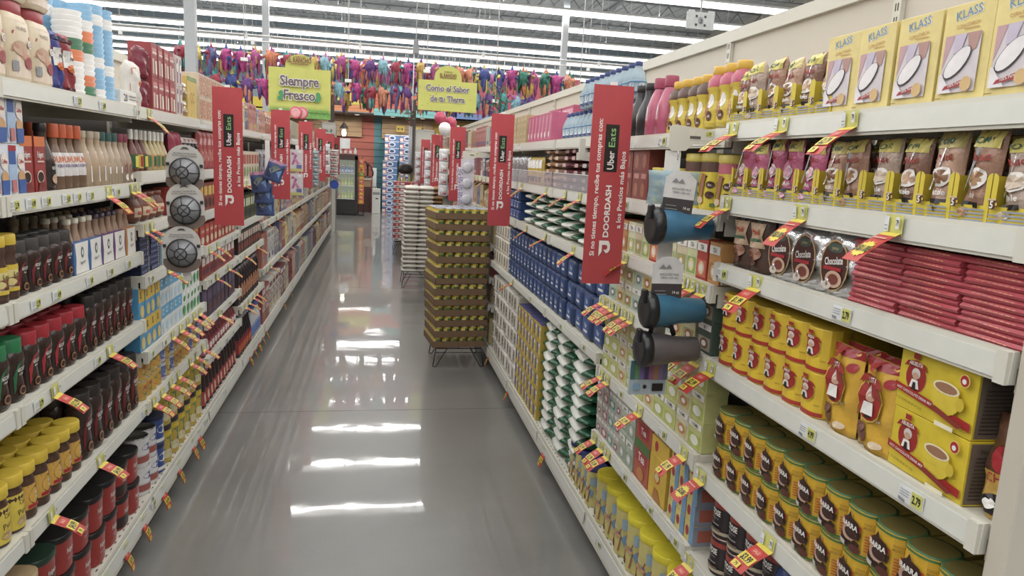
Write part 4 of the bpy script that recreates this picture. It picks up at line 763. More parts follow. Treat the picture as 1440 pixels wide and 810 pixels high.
# sixth shelf
P_NT = can('milk_powder_tin', .0405, .105, mat('2a2022', .3), [('r', 0, .84, 1, 1, mat('a8332c', .35)), ('t', 'CTOSE', .5, .68, .17, WHT, 0, .62, .03), ('t', 'Instant Cocoa', .5, .52, .06, GRY, 0, .8), ('r', .3, .3, .7, .34, GRY), ('r', 0, .03, 1, .14, mat('b9a98c', .4)), ('r', .2, .12, .75, .2, mat('6a5a4a', .4))], rim=mat('c9a59c', .3, .6), span=2.4)
row('R', .52, P_NT, 1.40, .0865, 4, 'black and red milk powder tin', 'tin', 'black and red powder tins', tiers=2, rows=2)
row('R', .52, pouch('powder_bag', .12, .06, .2, mat('27438a', .3), [('p', [(0, .5), (.5, .62), (1, .5), (1, .58), (.5, .7), (0, .58)], mat('7a98d0', .4)), ('t', 'DCO', .5, .42, .1, WHT, 0, .8, .02), ('e', .5, .2, .3, .1, mat('4a66a8', .4))], seed=12), 1.09, .125, 3, 'deep blue powder bag', 'bag', 'deep blue powder bags', rows=2)
# ---- second bay, flour side
def tea(w, h, base, a, b, word='TEA', d=.07, big=False):
    return carton('tea_box', w, d, h, mat(base, .5), [('r', .08, .08, .92, .5, mat(a, .5)), ('e', .5, .3, .28, .17, mat(b, .5)), ('e', .5, .3, .16, .09, WHT), ('r', .05, .72, .95, .92, WHT if not big else mat('b8322c', .5)), ('t', word, .5, .82, .11, mat('4a5a4a', .5) if not big else WHT, 0, .7, .02)], bev=.001)
row('R', 1.30, [tea(.07, .115, 'c98a45', 'b5703a', 'd8b080'), tea(.07, .115, 'b9382c', 'd86a4a', 'e8c8a0'), tea(.07, .115, 'c9cf98', '8fae5a', 'e0d890'), tea(.07, .115, 'cdbf9c', '9aa06a', 'b5a04a'), tea(.07, .115, 'd0cfa8', 'a3b57a', 'd9c070')], 1.81, .073, 12, 'herbal tea box', 'tea box', 'herbal tea boxes on the third shelf')
row('R', 1.10, tea(.085, .092, '3c4f44', 'a09a80', '7a4a3a', 'te'), 1.825, .09, 1, 'dark green tea box with framed picture', 'tea box', 'dark green tea boxes', tiers=2)
row('R', 1.10, [tea(.085, .092, 'c9c49a', '8a9a5a', 'b05a3a', 'lemon'), tea(.085, .092, 'cfc59a', 'b5a54a', 'b05a3a', 'honey'), tea(.085, .092, 'b5c8b8', '9ab0a0', '6a7a70', 'mint')], 1.925, .088, 9, 'pale tea box', 'tea box', 'pale tea boxes on the fourth shelf', tiers=2)
row('R', .81, [tea(.088, .088, 'c5c87a', 'a8b84a', 'e8e8d8', 'T KOMBU'), tea(.088, .088, 'd4cfb0', 'c9b86a', 'c07a4a', 'T KOMBU'), tea(.088, .088, 'c5c87a', 'b5bf5a', 'e8e8d8', 'T KOMBU')], 1.825, .091, 10, 'lime green tea box with white mug', 'tea box', 'lime tea boxes on the fifth shelf', tiers=3)
row('R', .53, carton('tea_box', .062, .12, .062, mat('c8b04a', .5), [('r', .0, .0, .55, 1, mat('dcc96a', .5)), ('e', .3, .5, .18, .25, RED), ('r', .55, 0, 1, 1, mat('6a9ac8', .5))], sdec=[('r', 0, 0, 1, 1, mat('8f95a5', .5)), ('r', .1, .2, .9, .8, mat('c0604a', .5))]), 1.80, .064, 3, 'yellow and blue small tea carton', 'tea box', 'small tea cartons', tiers=4)
row('R', .53, carton('tea_box', .135, .1, .15, mat('d6ac2e', .5), [('e', .5, .55, .16, .15, mat('c93a2a', .5)), ('e', .5, .55, .12, .11, mat('dcc04a', .5)), ('t', 'LIPTON', .5, .55, .09, WHT, 0, .5, .02), ('p', [(.3, .02), (.8, .02), (.6, .3), (.4, .3)], mat('b5702a', .5))], sdec=[('r', .1, .3, .9, .7, mat('c9962a', .5))]), 2.055, .14, 1, 'golden yellow tea carton with red oval', 'tea box', None)
row('R', .68, carton('tea_box', .135, .1, .06, mat('d6ac2e', .5), [('e', .3, .5, .1, .3, RED)]), 2.055, .14, 1, 'low yellow tea carton atop the golden one', 'tea box', None)
row('R', .53, carton('tea_box', .135, .1, .145, mat('b5523a', .5), [('p', [(0, .75), (1, .75), (1, 1), (0, 1)], mat('4a7a3a', .5)), ('r', .15, .45, .85, .75, RED), ('t', 'Tea', .5, .6, .2, WHT, 0, .9, .03), ('e', .5, .2, .25, .15, mat('c8783a', .5))], sdec=[('r', .0, .0, 1, 1, mat('c8542a', .5))]), 2.20, .14, 1, 'red orange tea carton reading Tea, under a twin', 'tea box', None)
row('R', .675, carton('tea_box', .135, .1, .075, mat('b5523a', .5), [('r', .15, .2, .85, .8, RED), ('t', 'Tea', .5, .5, .3, WHT, 0, .9, .03)]), 2.20, .14, 1, 'low red tea carton atop the tall red one', 'tea box', None)
row('R', .53, tea(.07, .11, 'a8b5a0', '8a9a88', 'c0c8b8', 'green'), 2.315, .073, 2, 'grey green tea box', 'tea box', 'grey green tea boxes', tiers=2)
row('R', .53, [tea(.07, .072, 'b5b0a8', 'a8a098', '8a3a4a'), tea(.07, .072, 'a9bdb5', '4a8a80', 'd8d0c0'), tea(.07, .072, 'b8aaa8', 'a03a50', 'd8d0c0')], 2.46, .073, 4, 'small patterned tea box', 'tea box', 'small patterned tea boxes', tiers=3)
def teacan(r, h, lid, small=False):
    return can('iced_tea_canister', r, h, mat('cdbf6a', .4), [('p', [(0, .0), (1, .0), (1, .18), (0, .2)], mat('c9c088', .4)), ('r', .1, .84, .4, .93, WHT), ('t', '28', .25, .885, .07, BLK, 0, 1, .02), ('p', [(.35, .55), (.65, .45), (.7, .6), (.4, .7)], RED), ('t', 'Lipton', .52, .58, .05, WHT, -16, .8, .02), ('p', [(.2, .2), (.8, .2), (.85, .45), (.6, .52), (.2, .5)], mat('6a94bc', .4)), ('p', [(.38, .06), (.66, .06), (.72, .44), (.32, .44)], mat('9c5238', .4)), ('e', .52, .44, .2, .05, mat('c8916a', .4)), ('e', .3, .12, .12, .08, mat('3f6a3a', .4)), ('e', .3, .12, .07, .04, mat('b8c890', .4)), ('r', .72, .6, .95, .85, mat('90aec4', .4))], lid=lid, lid_h=.02 if not small else .012, span=3.0)
row('R', .16, teacan(.0575, .19, mat('e0cf1c', .45)), 1.30, .120, 12, 'iced tea canister with yellow lid', 'canister', 'yellow lidded iced tea canisters', rows=1, inset=.012)
row('R', .16, teacan(.043, .165, mat('2c3470', .45), True), 2.77, .09, 4, 'slim iced tea canister with navy lid', 'canister', 'navy lidded iced tea canisters')
# ---- third to fifth bays, flour side
NW = roll('noodle_bag', .30, .3, .0555, mat('1f5c3c', .25, vary=.3, bump=.5), mat('d9dcd2', .3, vary=.08), 1)
row('R', .16, NW, 3.06, .305, 2, 'green and white noodle bag', 'noodle bag', 'noodle bags on the base shelf', tiers=11, th=.0555, jy=.003, jx=.012, jr=.04, inset=.0)
row('R', .16, NW, 3.64, .27, 1, 'dark green noodle bag beside the yellow cartons', 'noodle bag', 'noodle bags on the base shelf', tiers=11, th=.0555, jy=.003, jx=.012, jr=.04, inset=.0)
NW2 = roll('noodle_bag', .295, .28, .048, mat('1f5c3c', .25, vary=.3, bump=.5), mat('d9dcd2', .3, vary=.08), 4)
row('R', 1.245, NW2, 3.08, .30, 5, 'green and white pasta bag', 'noodle bag', 'pasta bags on the third shelf', tiers=4, th=.048, jy=.003, jx=.008, jr=.015, inset=.0)
row('R', 1.245, pouch('clear_bag', .13, .06, .17, mat('a8a298', .12, vary=.3, trans=.3, bump=.6), [('r', .3, .3, .7, .6, WHT)], seed=6), 2.80, .12, 1, 'clear crinkled pasta bag beside the green bags', 'bag', None)
def brick_bag(col, txt, ink, w=.095, d=.14, h=.105, kind='flour_bag', bev=.012):
    m = MB(); m.box(-w/2, w/2, -d/2, d/2, 0, h, col, bev)
    m.decals(front(w, h, d), w, h, [('r', .2, .2, .8, .85, mat(ink, .45)), ('t', txt, .5, .6, .2, WHT if ink != 'a9a193' else mat('6a6258', .5), 0, .6, .02), ('r', .3, .3, .7, .4, WHT if ink != 'a9a193' else mat('8a8478', .5))]); 
    return Prod(kind, m.mesh(kind), d, w, h)
BB = brick_bag(mat('28406f', .35, bump=.25, vary=.12), 'Flor', '2a4b90'); BB2 = brick_bag(mat('28406f', .35, bump=.4, vary=.15), 'Flor', '3558a0', w=.14, d=.15, h=.105, bev=.02)
WB = brick_bag(mat('d6cfbd', .5, bump=.15), 'Oro', 'a9a193')
row('R', .855, BB2, 2.80, .148, 4, 'large navy flour bag', 'flour bag', 'large navy flour bags', tiers=3, jr=.06, jx=.012)
row('R', .855, BB, 3.38, .1, 15, 'navy flour bag', 'flour bag', 'navy flour bags', tiers=3, jr=.04)
row('R', .855, WB, 4.88, .1, 6, 'cream flour bag', 'flour bag', 'cream flour bags', tiers=3, jr=.04)
BB3 = brick_bag(mat('2a4684', .35, bump=.25, vary=.12), 'Flor', '3456a0', h=.062); WB3 = brick_bag(mat('d0cabc', .5, bump=.15), 'Oro', 'a9a193', h=.062)
row('R', 1.245, BB3, 4.60, .1, 5, 'small navy flour bag', 'flour bag', 'small navy flour bags', tiers=3)
row('R', 1.245, WB3, 5.10, .1, 4, 'small cream flour bag', 'flour bag', 'small cream flour bags', tiers=3)
YB = carton('sugar_carton', .088, .16, .092, mat('c9a836', .5), [('r', .1, .15, .5, .85, mat('5a5a98', .5)), ('r', .55, .15, .92, .55, mat('e0cc60', .5)), ('r', .55, .62, .92, .85, WHT)], top=mat('55589a', .5), bev=.001)
row('R', .16, YB, 3.83, .092, 7, 'yellow and violet sugar carton', 'sugar carton', 'yellow sugar cartons', tiers=6, th=.093, jx=.008)
SB = brick_bag(mat('ddd9d0', .5, bump=.2), 'azucar', 'a9a193', w=.1, h=.118, kind='sugar_bag', bev=.016)
row('R', .16, SB, 4.52, .104, 9, 'white sugar bag', 'sugar bag', 'white sugar bags', tiers=5, jx=.01, jr=.05)
# bags of beans behind the clear fence
for k, (c, b, nm, y) in enumerate((('9fc3dc', '4a8ac8', 'light blue rice bag', 2.80), ('4a3c36', 'b8b0a8', 'black bean bag', 2.97), ('4a3c36', 'b8b0a8', 'dark bean bag', 3.14), ('6a2f33', 'c89a98', 'red bean bag', 3.31), ('7c4044', 'd0a8a8', 'maroon bean bag', 3.48), ('b08e74', 'd8c4b0', 'pinto bean bag', 3.66), ('b07c50', 'd0a880', 'brown lentil bag', 3.84))):
    row('R', 1.49, lying('bean_bag', .165, .24, .036, mat(c, .3, vary=.35, bump=.4, scale=120), [('r', .3, .1, .7, .9, mat(b, .4))], seed=k), y, .17, 1, nm, 'bean bag', nm+'s', tiers=6, th=.034, jy=.01, jx=.015, jr=.06)
row('R', 1.49, pouch('snack_pouch', .07, .04, .16, mat('c9a840', .3, bump=.2), [('r', .1, .6, .9, .9, WHT), ('r', .2, .1, .8, .3, BLK)], seed=4), 4.02, .075, 5, 'yellow and white seed pouch', 'pouch', 'yellow seed pouches')
row('R', 1.49, pouch('snack_pouch', .12, .06, .17, mat('a9abb0', .25, .6, bump=.5), [('r', .2, .2, .8, .5, GRY)], seed=7), 4.45, .125, 8, 'silver crinkled pouch', 'pouch', 'silver pouches')
GL = mat('d9d4dc', .08, vary=0, alpha=.32)
for i in (2, 3, 4):
    m = MB(); m.box(-.455, .455, -.0035, -.0015, .0, .075, GL); m.box(-.455, .455, -.004, -.001, .075, .078, WHT)
    thing('shelf_fence', 'clear plastic fence before the bean bags, %s from near end' % nth(i-2), 'shelf fence', (XR, RJ[i]+.465, 1.495), -PI/2, 'clear shelf fences', m.mesh('shelf_fence'))

# ================================================================== price tags
def sale_tag(price, star=False):
    w, a, b = .05, .074, .052; R = mat('c8322c', .45); Y = mat('e2cb3a', .45); m = MB()
    m.box(-w/2, w/2, -.0056, -.0048, -.034, .002, mat('cfcf6a', .5)); 
    L = math.hypot(a, b)
    def f(u, v, o):   # v = 1 at the hinge; the flap curls out and down over the aisle
        t = 1-v; y = -.0056-a*t*(1.25-.25*t); z = -.03-b*t*(.85+.15*t); n = Vector((0, -b, a)).normalized()*0
        return ((u-.5)*w, y-o*.8, z-o*.6*-1)
    vs = []; N = 5
    for j in range(N+1):
        for i in range(2): vs.append(f(i, j/N, 0))
    for j in range(N+1):
        for i in range(2): p = f(i, j/N, 0); vs.append((p[0], p[1]+.0005, p[2]-.0004))
    fs = [(2*j, 2*j+1, 2*j+3, 2*j+2) for j in range(N)] + [(2*(N+1)+2*j+2, 2*(N+1)+2*j+3, 2*(N+1)+2*j+1, 2*(N+1)+2*j) for j in range(N)]
    m.add(vs, fs, R)
    dec = [('r', 0, .88, 1, 1, Y)]
    if star:
        pts = [(.5+(.46 if k % 2 else .36)*math.cos(2*PI*k/28), .38+(.27 if k % 2 else .21)*math.sin(2*PI*k/28)) for k in range(28)]
        m.decals(f, w, L, dec, nv=5)
        m.add([f(.5, .38, .0012)]+[f(p, q, .0012) for p, q in pts], [(0, k+1, (k+1) % 28+1) for k in range(28)], Y)
        m.k = 4; m.decals(f, w, L, [('t', price, .5, .38, .17, BLK, 0, .62, .03), ('r', .1, .74, .9, .78, mat('e09a8a', .5))])
    else:
        m.decals(f, w, L, dec + [('e', .5, .74, .34, .11, mat('d8453a', .5)), ('t', 'SALE', .5, .74, .09, mat('f0b8a0', .5), 0, .8, .01), ('r', .04, .3, .96, .58, Y), ('t', price, .5, .44, .2, BLK, 0, .55, .03), ('r', .1, .05, .6, .23, Y), ('t', '79', .35, .14, .11, BLK, 0, .8)], nv=5)
    g = lambda u, v, o: ((u-.5)*w, -.0058-o, -.032+v*.034)
    m.decals(g, w, .034, [('r', .04, .1, .3, .9, mat('dde3e8', .5)), ('r', .08, .2, .26, .25, GRY), ('r', .08, .4, .26, .45, GRY), ('r', .75, .3, .95, .9, mat('dde3e8', .5)), ('t', '79', .85, .6, .3, BLK, 0, .5)])
    return Prod('sale_tag', m.mesh('sale_tag'), .05, w, .1)
STG = {k: sale_tag(k, s) for k, s in (('$2.79', 0), ('$1.99', 0), ('$3.99', 0), ('$4.99', 0), ('$12.99', 0), ('3/$1.00', 1), ('$2.00', 1), ('$4.49', 0))}
def price_label(price):
    m = MB(); m.box(-.028, .028, -.0052, -.0044, -.036, -.008, mat('dfe3e4', .5))
    m.decals(lambda u, v, o: ((u-.5)*.056, -.0053-o, -.036+v*.028), .056, .028, [('r', .52, .05, .97, .95, mat('cfd060', .5)), ('t', price, .74, .5, .5, BLK, 0, .55, .03)] + [('r', .06, .75-.16*i, .45, .8-.16*i, GRY) for i in range(3)] + [('r', .06+.045*i, .08, .06+.045*i+.02, .28, BLK) for i in range(8)])
    return Prod('price_label', m.mesh('price_label'), .001, .056, .03)
PLB = [price_label(p) for p in ('2.79', '4.99', '1.89', '4.29', '3.19')]
def shelfname(side, z):
    lv = sorted({round(v, 2) for v in (1.745, 1.48, 1.2, .92, .59, .18)}, reverse=True)
    names = ['top shelf', 'second shelf', 'third shelf', 'fourth shelf', 'fifth shelf', 'base shelf']
    return names[min(range(6), key=lambda i: abs(lv[i]-z))]
_tc = {}
def tags(side, z, ys, price='$2.79'):
    for y in ys: _tc.setdefault((side, shelfname(side, z)), []).append((y, z, price))
def flush_tags():
    for (side, nm), L in _tc.items():
        X, sg, rz = SIDE[side]; key = ('coffee' if side == 'L' else 'flour') + ' side ' + nm
        for n, (y, z, price) in enumerate(sorted(L)):
            place(STG[price], (X-sg*(.006 if z < .2 else 0), y, z-(.012 if z < .2 else 0)), rz+random.uniform(-.12, .12), 'red and yellow sale tag on the %s, %s from near end' % (key, nth(n)), 'sale tag', 'sale tags', rx=.55 if z < .2 else random.uniform(-.1, .1))
def fr(a, b, n): return [a+(b-a)*i/(n-1) for i in range(n)]
tags('R', 1.735, [1.27, 1.51, 1.74], '$2.79'); tags('R', 1.545, [1.11, 1.40], '3/$1.00'); tags('R', 1.545, [1.73], '$1.99')
tags('R', 1.366, [1.55], '$1.99'); tags('R', 1.098, [1.73], '$3.99'); tags('R', .79, [1.72], '$2.00'); tags('R', .79, [1.37], '$3.99'); tags('R', .52, [1.74], '$4.49')
tags('R', 1.30, [1.83, 1.89, 1.95, 2.02, 2.45, 2.52], '$2.79'); tags('R', 1.10, [1.82, 1.90, 1.97, 2.35, 2.42, 2.49, 2.56, 2.63, 2.68], '$2.79'); tags('R', .81, [1.84, 2.2, 2.55, 2.62], '$1.99'); tags('R', .53, [2.48, 2.56, 2.65], '$1.99')
tags('R', 1.49, [3.1, 3.35, 3.75, 4.4]); tags('R', 1.245, [3.15, 3.7, 4.2]); tags('R', .855, [4.55]); tags('R', .16, [3.45, 4.5, 5.35], '$1.99')
tags('R', 1.488, fr(5.7, 8.3, 13)); tags('R', 1.23, fr(5.6, 7.6, 11)); tags('R', .97, fr(5.6, 7.4, 9))
tags('L', 1.745, [3.1]); tags('L', 1.46, [2.62, 2.86, 2.92], '$1.99'); tags('L', 1.30, [3.0, 3.08, 3.35], '$3.99'); tags('L', 1.095, [3.3], '$1.99')
tags('L', .925, [2.13, 2.56], '$12.99'); tags('L', .585, [2.43, 2.06], '$4.99'); tags('L', .79, [3.33, 3.46, 3.59, 3.72, 3.84], '$1.99'); tags('L', .585, [3.02, 3.14, 3.27, 3.4, 3.62, 3.74, 3.88], '$1.99')
tags('L', .18, [1.90, 2.42, 2.62, 2.83, 3.1, 3.35, 3.62, 3.75], '$4.99'); tags('L', .18, fr(5.3, 6.1, 5)); tags('L', .18, [7.3, 7.9, 9.2])
tags('L', 1.08, [4.1, 4.3], '$1.99'); tags('L', .905, [4.25, 4.6]); tags('L', 1.27, [4.55, 4.75]); tags('L', .68, [4.3]); tags('L', .55, [5.15, 5.3, 5.5, 5.65]); tags('L', .905, [5.2, 5.7]); tags('L', 1.40, [5.15, 5.3, 5.6]); tags('L', 1.36, fr(6.2, 9.5, 8)); tags('L', 1.03, fr(6.3, 9.0, 6)); tags('L', .65, [6.2, 6.4, 7.1, 7.9, 8.8])
flush_tags()
_lc = {}
def labels(side, z, ys):
    for y in ys: _lc.setdefault((side, shelfname(side, z)), []).append((y, z))
def flush_labels():
    for (side, nm), L in _lc.items():
        X, sg, rz = SIDE[side]; key = ('coffee' if side == 'L' else 'flour') + ' side ' + nm
        for n, (y, z) in enumerate(sorted(L)):
            place(PLB[n % 5], (X-sg*(.0045 if z < .2 else 0), y, z-(.008 if z < .2 else 0)), rz, 'small white price label on the %s, %s from near end' % (key, nth(n)), 'price label', 'shelf price labels')
labels('R', 1.366, [1.22, 1.72]); labels('R', 1.098, [.98, 1.28]); labels('R', 1.498, [1.85, 2.5]); labels('R', 1.72, [1.88, 2.2]); labels('R', .53, [1.85, 2.05, 2.3]); labels('R', .16, [2.05, 2.5]); labels('R', .855, [2.9, 3.3, 4.0]); labels('R', .81, [2.0, 2.4])
labels('L', 1.46, [1.97, 2.06, 2.15, 2.28, 2.36, 2.46, 2.7]); labels('L', 1.195, [2.05, 2.18, 2.42, 2.6, 2.78]); labels('L', .925, [2.03, 2.45]); labels('L', .79, [3.02, 3.2]); labels('L', 1.095, [3.05]); labels('L', .585, [2.9]); labels('L', .18, [2.95, 3.9, 4.4]); labels('L', 1.745, [2.4, 2.6, 2.95])
labels('L', .905, fr(4.1, 4.9, 5)); labels('L', .68, fr(4.1, 4.9, 4)); labels('L', .47, fr(4.1, 4.9, 5)); labels('L', 1.08, [4.5, 4.7, 4.9])
flush_labels()
# ================================================================== red banners out over the aisle
def banner():
    w, h = .145, .70; R = mat('c23a41', .45, vary=.03); m = MB(); m.box(-w/2, w/2, -.002, .002, 0, h, R)
    f = lambda u, v, o: ((u-.5)*w, -.0022-o, v*h); W = mat('f1e9e6', .5)
    dec = [('f', 'Si no tienes tiempo, recibe tus compras con:', .21, .49, h*.69, .0165, W, 90, .022), ('r', .36, .575, .70, .81, BLK), ('f', 'Uber', .53, .633, h*.092, .023, W, 90, .02), ('f', 'Eats', .53, .745, h*.092, .023, mat('8fd07a', .5), 90, .004),
           ('f', 'DOORDASH', .53, .375, h*.265, .0195, W, 90, .035), ('f', 'a los Precios más Bajos', .84, .485, h*.39, .0165, W, 90, .022),
           ('p', [(.38, .142), (.46, .168), (.46, .203), (.57, .203), (.60, .196), (.60, .186), (.57, .178), (.50, .178), (.57, .160), (.63, .165), (.67, .180), (.67, .207), (.62, .225), (.38, .225)], W)]
    m.decals(f, w, h, dec, lay=.0004)
    k = MB(); k.box(-.012, .012, .002, .012, h-.03, h+.012, WHITE)
    return m.mesh('banner_sheet'), k.mesh('clip')
bm_, bk_ = banner()
def put_banner(xc, y, z, side, label):
    t = thing('hanging_banner', label, 'banner', (xc, y, z), 0, 'red delivery banners')
    part('sheet', bm_, t); part('clip', bk_, t)
    sg = 1 if side == 'R' else -1; X = sg*(.905 if side == 'R' else .875); m = MB()
    m.box(min(0, X-xc), max(0, X-xc), .006, .010, .49, .51, WHITE); part('bracket', m, t)
for i, (x, y, z) in enumerate([(-.74, 3.93, 1.215), (-.735, 6.0, 1.235), (-.73, 8.05, 1.245), (-.73, 10.15, 1.25), (-.73, 12.2, 1.25), (-.73, 14.2, 1.25)]):
    put_banner(x, y, z, 'L', 'red delivery banner on coffee side, %s from near end' % nth(i))
for i, (x, y, z) in enumerate([(.815, 2.45, 1.19), (.785, 4.5, 1.21), (.775, 6.9, 1.23), (.78, 9.3, 1.23), (.80, 11.7, 1.23)]):
    put_banner(x, y, z, 'R', 'red delivery banner on flour side, %s from near end' % nth(i))

# clip strips and what hangs on them
def arm(side, y, z, reach, label, price=True):
    X, sg, _ = SIDE[side]; t = thing('sign_arm', label, 'shelf arm', (sg*X, y, z), 0, 'shelf sign arms'); m = MB()
    r = reach; s = -sg
    pts = [(s*-.05, -.012), (s*r*.45, -.016), (s*r*.62, -.034), (s*(r-.01), -.036), (s*r, -.028), (s*r, .026), (s*(r-.01), .034), (s*r*.5, .03), (s*-.05, .02)]
    m.prism(pts if s < 0 else pts[::-1], -.0015, .0015, BEIGE)
    up = (1.7226 if side == 'L' else 1.7126)-z; xa, xb = sorted((s*-.04, s*-.016)); m.box(xa, xb, -.008, .008, -.01, max(.02, up), BEIGE)
    if price: m.decals(lambda u, v, o: (s*(r-.09)+(u-.5)*.07, -.0017-o, -.004+v*.03), .07, .03, [('r', 0, 0, 1, 1, mat('d9d3c2', .5)), ('r', .05, .1, .5, .35, mat('5a554c', .5)), ('r', .7, .4, .98, .8, mat('d4d25a', .5)), ('t', '1.99', .84, .6, .3, BLK, 0, .6)])
    m.T = None; m.lathe([(.003, 0), (.003, .001)], DARK, 8)
    part('plate', m, t); h = MB(); h.tube([(s*(r-.03), 0, -.03), (s*(r-.03), 0, -.06)], .0015, SILV, 5); part('hook', h, t)
    return t
arm('R', 1.85, 1.695, .13, 'beige shelf arm holding the travel mugs strip')
arm('L', 2.93, 1.645, .2, 'beige shelf arm holding the coffee filter cards')
arm('L', 4.95, 1.71, .22, 'beige shelf arm holding the blue packets strip'); arm('L', 7.0, 1.71, .2, 'beige shelf arm holding the pink hook packs')
arm('L', 9.0, 1.71, .2, 'beige shelf arm holding the grey packs'); arm('L', 10.6, 1.70, .2, 'beige shelf arm holding the white nets')
arm('L', 11.26, 1.70, .31, 'beige shelf arm holding the foil pans'); arm('R', 5.9, 1.66, .2, 'beige shelf arm holding the round white packs'); arm('R', 8.2, 1.7, .2, 'beige shelf arm beside the third red banner'); arm('R', 10.5, 1.68, .2, 'beige shelf arm holding a white net')
def strip(x, y, z1, z0, label, w=.03):
    m = MB(); m.box(-w/2, w/2, -.0006, .0006, 0, z1-z0, WHT); t = thing('clip_strip', label, 'clip strip', (x, y, z0), 0, 'white clip strips', m.mesh('clip_strip'))
strip(.797, 1.854, 1.66, 1.0, 'white clip strip the travel mugs hang from', .045)
strip(-.712, 2.934, 1.61, 1.09, 'white clip strip behind the coffee filter cards', .03)
strip(-.69, 4.954, 1.68, 1.17, 'white clip strip behind the blue packets'); strip(-.71, 7.004, 1.68, 1.2, 'white clip strip behind the pink hook packs')
strip(-.71, 9.004, 1.68, 1.2, 'white clip strip behind the grey sponge packets'); strip(-.71, 10.604, 1.69, 1.3, 'white clip strip behind the white nets, coffee side'); strip(-.60, 11.262, 1.685, 1.2, 'white clip strip behind the foil pans'); strip(.74, 5.904, 1.63, 1.24, 'white clip strip behind the round white packs')
def mug(col):
    m = MB(); m.T = Matrix.Rotation(PI/2, 4, 'Y')     # axis along +x, mouth at -x
    C = mat(col, .3); B = mat('17181b', .3)
    m.lathe([(0, .09), (.03, .09), (.034, .086), (.037, .02), (.044, -.01), (.046, -.03), (.047, -.055)], C, 24, cap=(False, False)); m.T = None
    l = MB(); l.T = Matrix.Rotation(PI/2, 4, 'Y')
    l.lathe([(.0475, -.052), (.05, -.056), (.052, -.066), (.05, -.076), (.046, -.08), (.03, -.079), (0, -.078)], B, 24, cap=(False, False)); l.T = None
    l.box(-.088, -.074, -.012, .012, .02, .058, B, .004)
    h = MB(); h.tube([(-.05, 0, .045), (-.045, 0, .066), (-.02, 0, .07), (.01, 0, .064), (.02, 0, .04)], .007, B, 8)
    return m.mesh('mug_body'), l.mesh('lid'), h.mesh('handle')
for i, (c, x, z, lab) in enumerate([('35729a', .806, 1.458, 'teal blue travel mug lying on its side, topmost on strip'), ('2c6a8c', .808, 1.228, 'teal blue travel mug with plain body, middle of strip'), ('5b5658', .802, 1.118, 'grey brown travel mug, lowest on the clip strip')]):
    b, l, h = mug(c); t = thing('travel_mug', lab, 'travel mug', (x, 1.80, z), 0, 'travel mugs on the clip strip'); part('body', b, t); part('lid', l, t); part('handle', h, t)
def mug_card():
    m = MB(); w, h = .088, .115; C = mat('dfdfdf', .35)
    m.add([(-w/2, 0, 0), (w/2, 0, 0), (w/2, 0, h*.82), (w*.2, 0, h), (-w*.2, 0, h), (-w/2, 0, h*.82)], [(0, 1, 2, 3, 4, 5)], C)
    m.add([(-w/2, .001, 0), (w/2, .001, 0), (w/2, .001, h*.82), (w*.2, .001, h), (-w*.2, .001, h), (-w/2, .001, h*.82)], [(5, 4, 3, 2, 1, 0)], C)
    m.decals(lambda u, v, o: ((u-.5)*w, -.0006-o, v*h), w, h, [('r', 0, 0, 1, .36, mat('3e3a3e', .4)), ('t', 'INSULATED MUG', .55, .58, .05, mat('55555a', .5), 0, .85, .0), ('t', 'TERMO CON ASA', .55, .5, .045, mat('55555a', .5), 0, .85, .0), ('p', [(.2, .72), (.32, .82), (.42, .74), (.52, .82), (.62, .72)], GRY), ('t', '14 oz', .8, .16, .07, WHT, 0, .8), ('r', .1, .1, .5, .12, GRY), ('r', .1, .18, .45, .2, GRY)])
    return m.mesh('header_card')
mc = mug_card()
for i, (x, z, lab) in enumerate([(.792, 1.492, 'white and charcoal header card above the top travel mug'), (.784, 1.262, 'white and charcoal header card between the travel mugs')]):
    thing('header_card', lab, 'header card', (x, 1.79, z), 0, 'mug header cards', mc).rotation_euler = (0, .08 if i == 0 else 0, 0)
m = MB(); pillow(m, .15, .03, .09, mat('9cc6d8', .15, vary=.05, alpha=.5), seed=3); thing('plastic_pack', 'pale blue plastic pack behind the top header card', 'plastic pack', (.80, 1.84, 1.515), 0, None, m.mesh('plastic_pack'))
m = MB(); m.box(-.055, .055, -.006, .006, 0, .1, mat('a8b8c0', .3, vary=.1)); m.decals(lambda u, v, o: ((u-.5)*.11, -.0065-o, v*.1), .11, .1, [('r', .0+.125*i, .45, .125+.125*i, 1, mat(c, .4)) for i, c in enumerate(('3a6a6a', '5a8a5a', '6a5a9a', '4a3a6a', '9a5a8a', 'a07a4a', '8a6a9a', '5a6a8a'))]+[('r', .1, .15, .25, .35, mat('7aa8c8', .4)), ('r', .6, .12, .9, .34, BLK), ('e', .4, .25, .05, .06, BLK)])
thing('straw_pack', 'small pack of multicoloured straws under the travel mugs', 'straw pack', (.772, 1.84, .975), 0, None, m.mesh('straw_pack'))
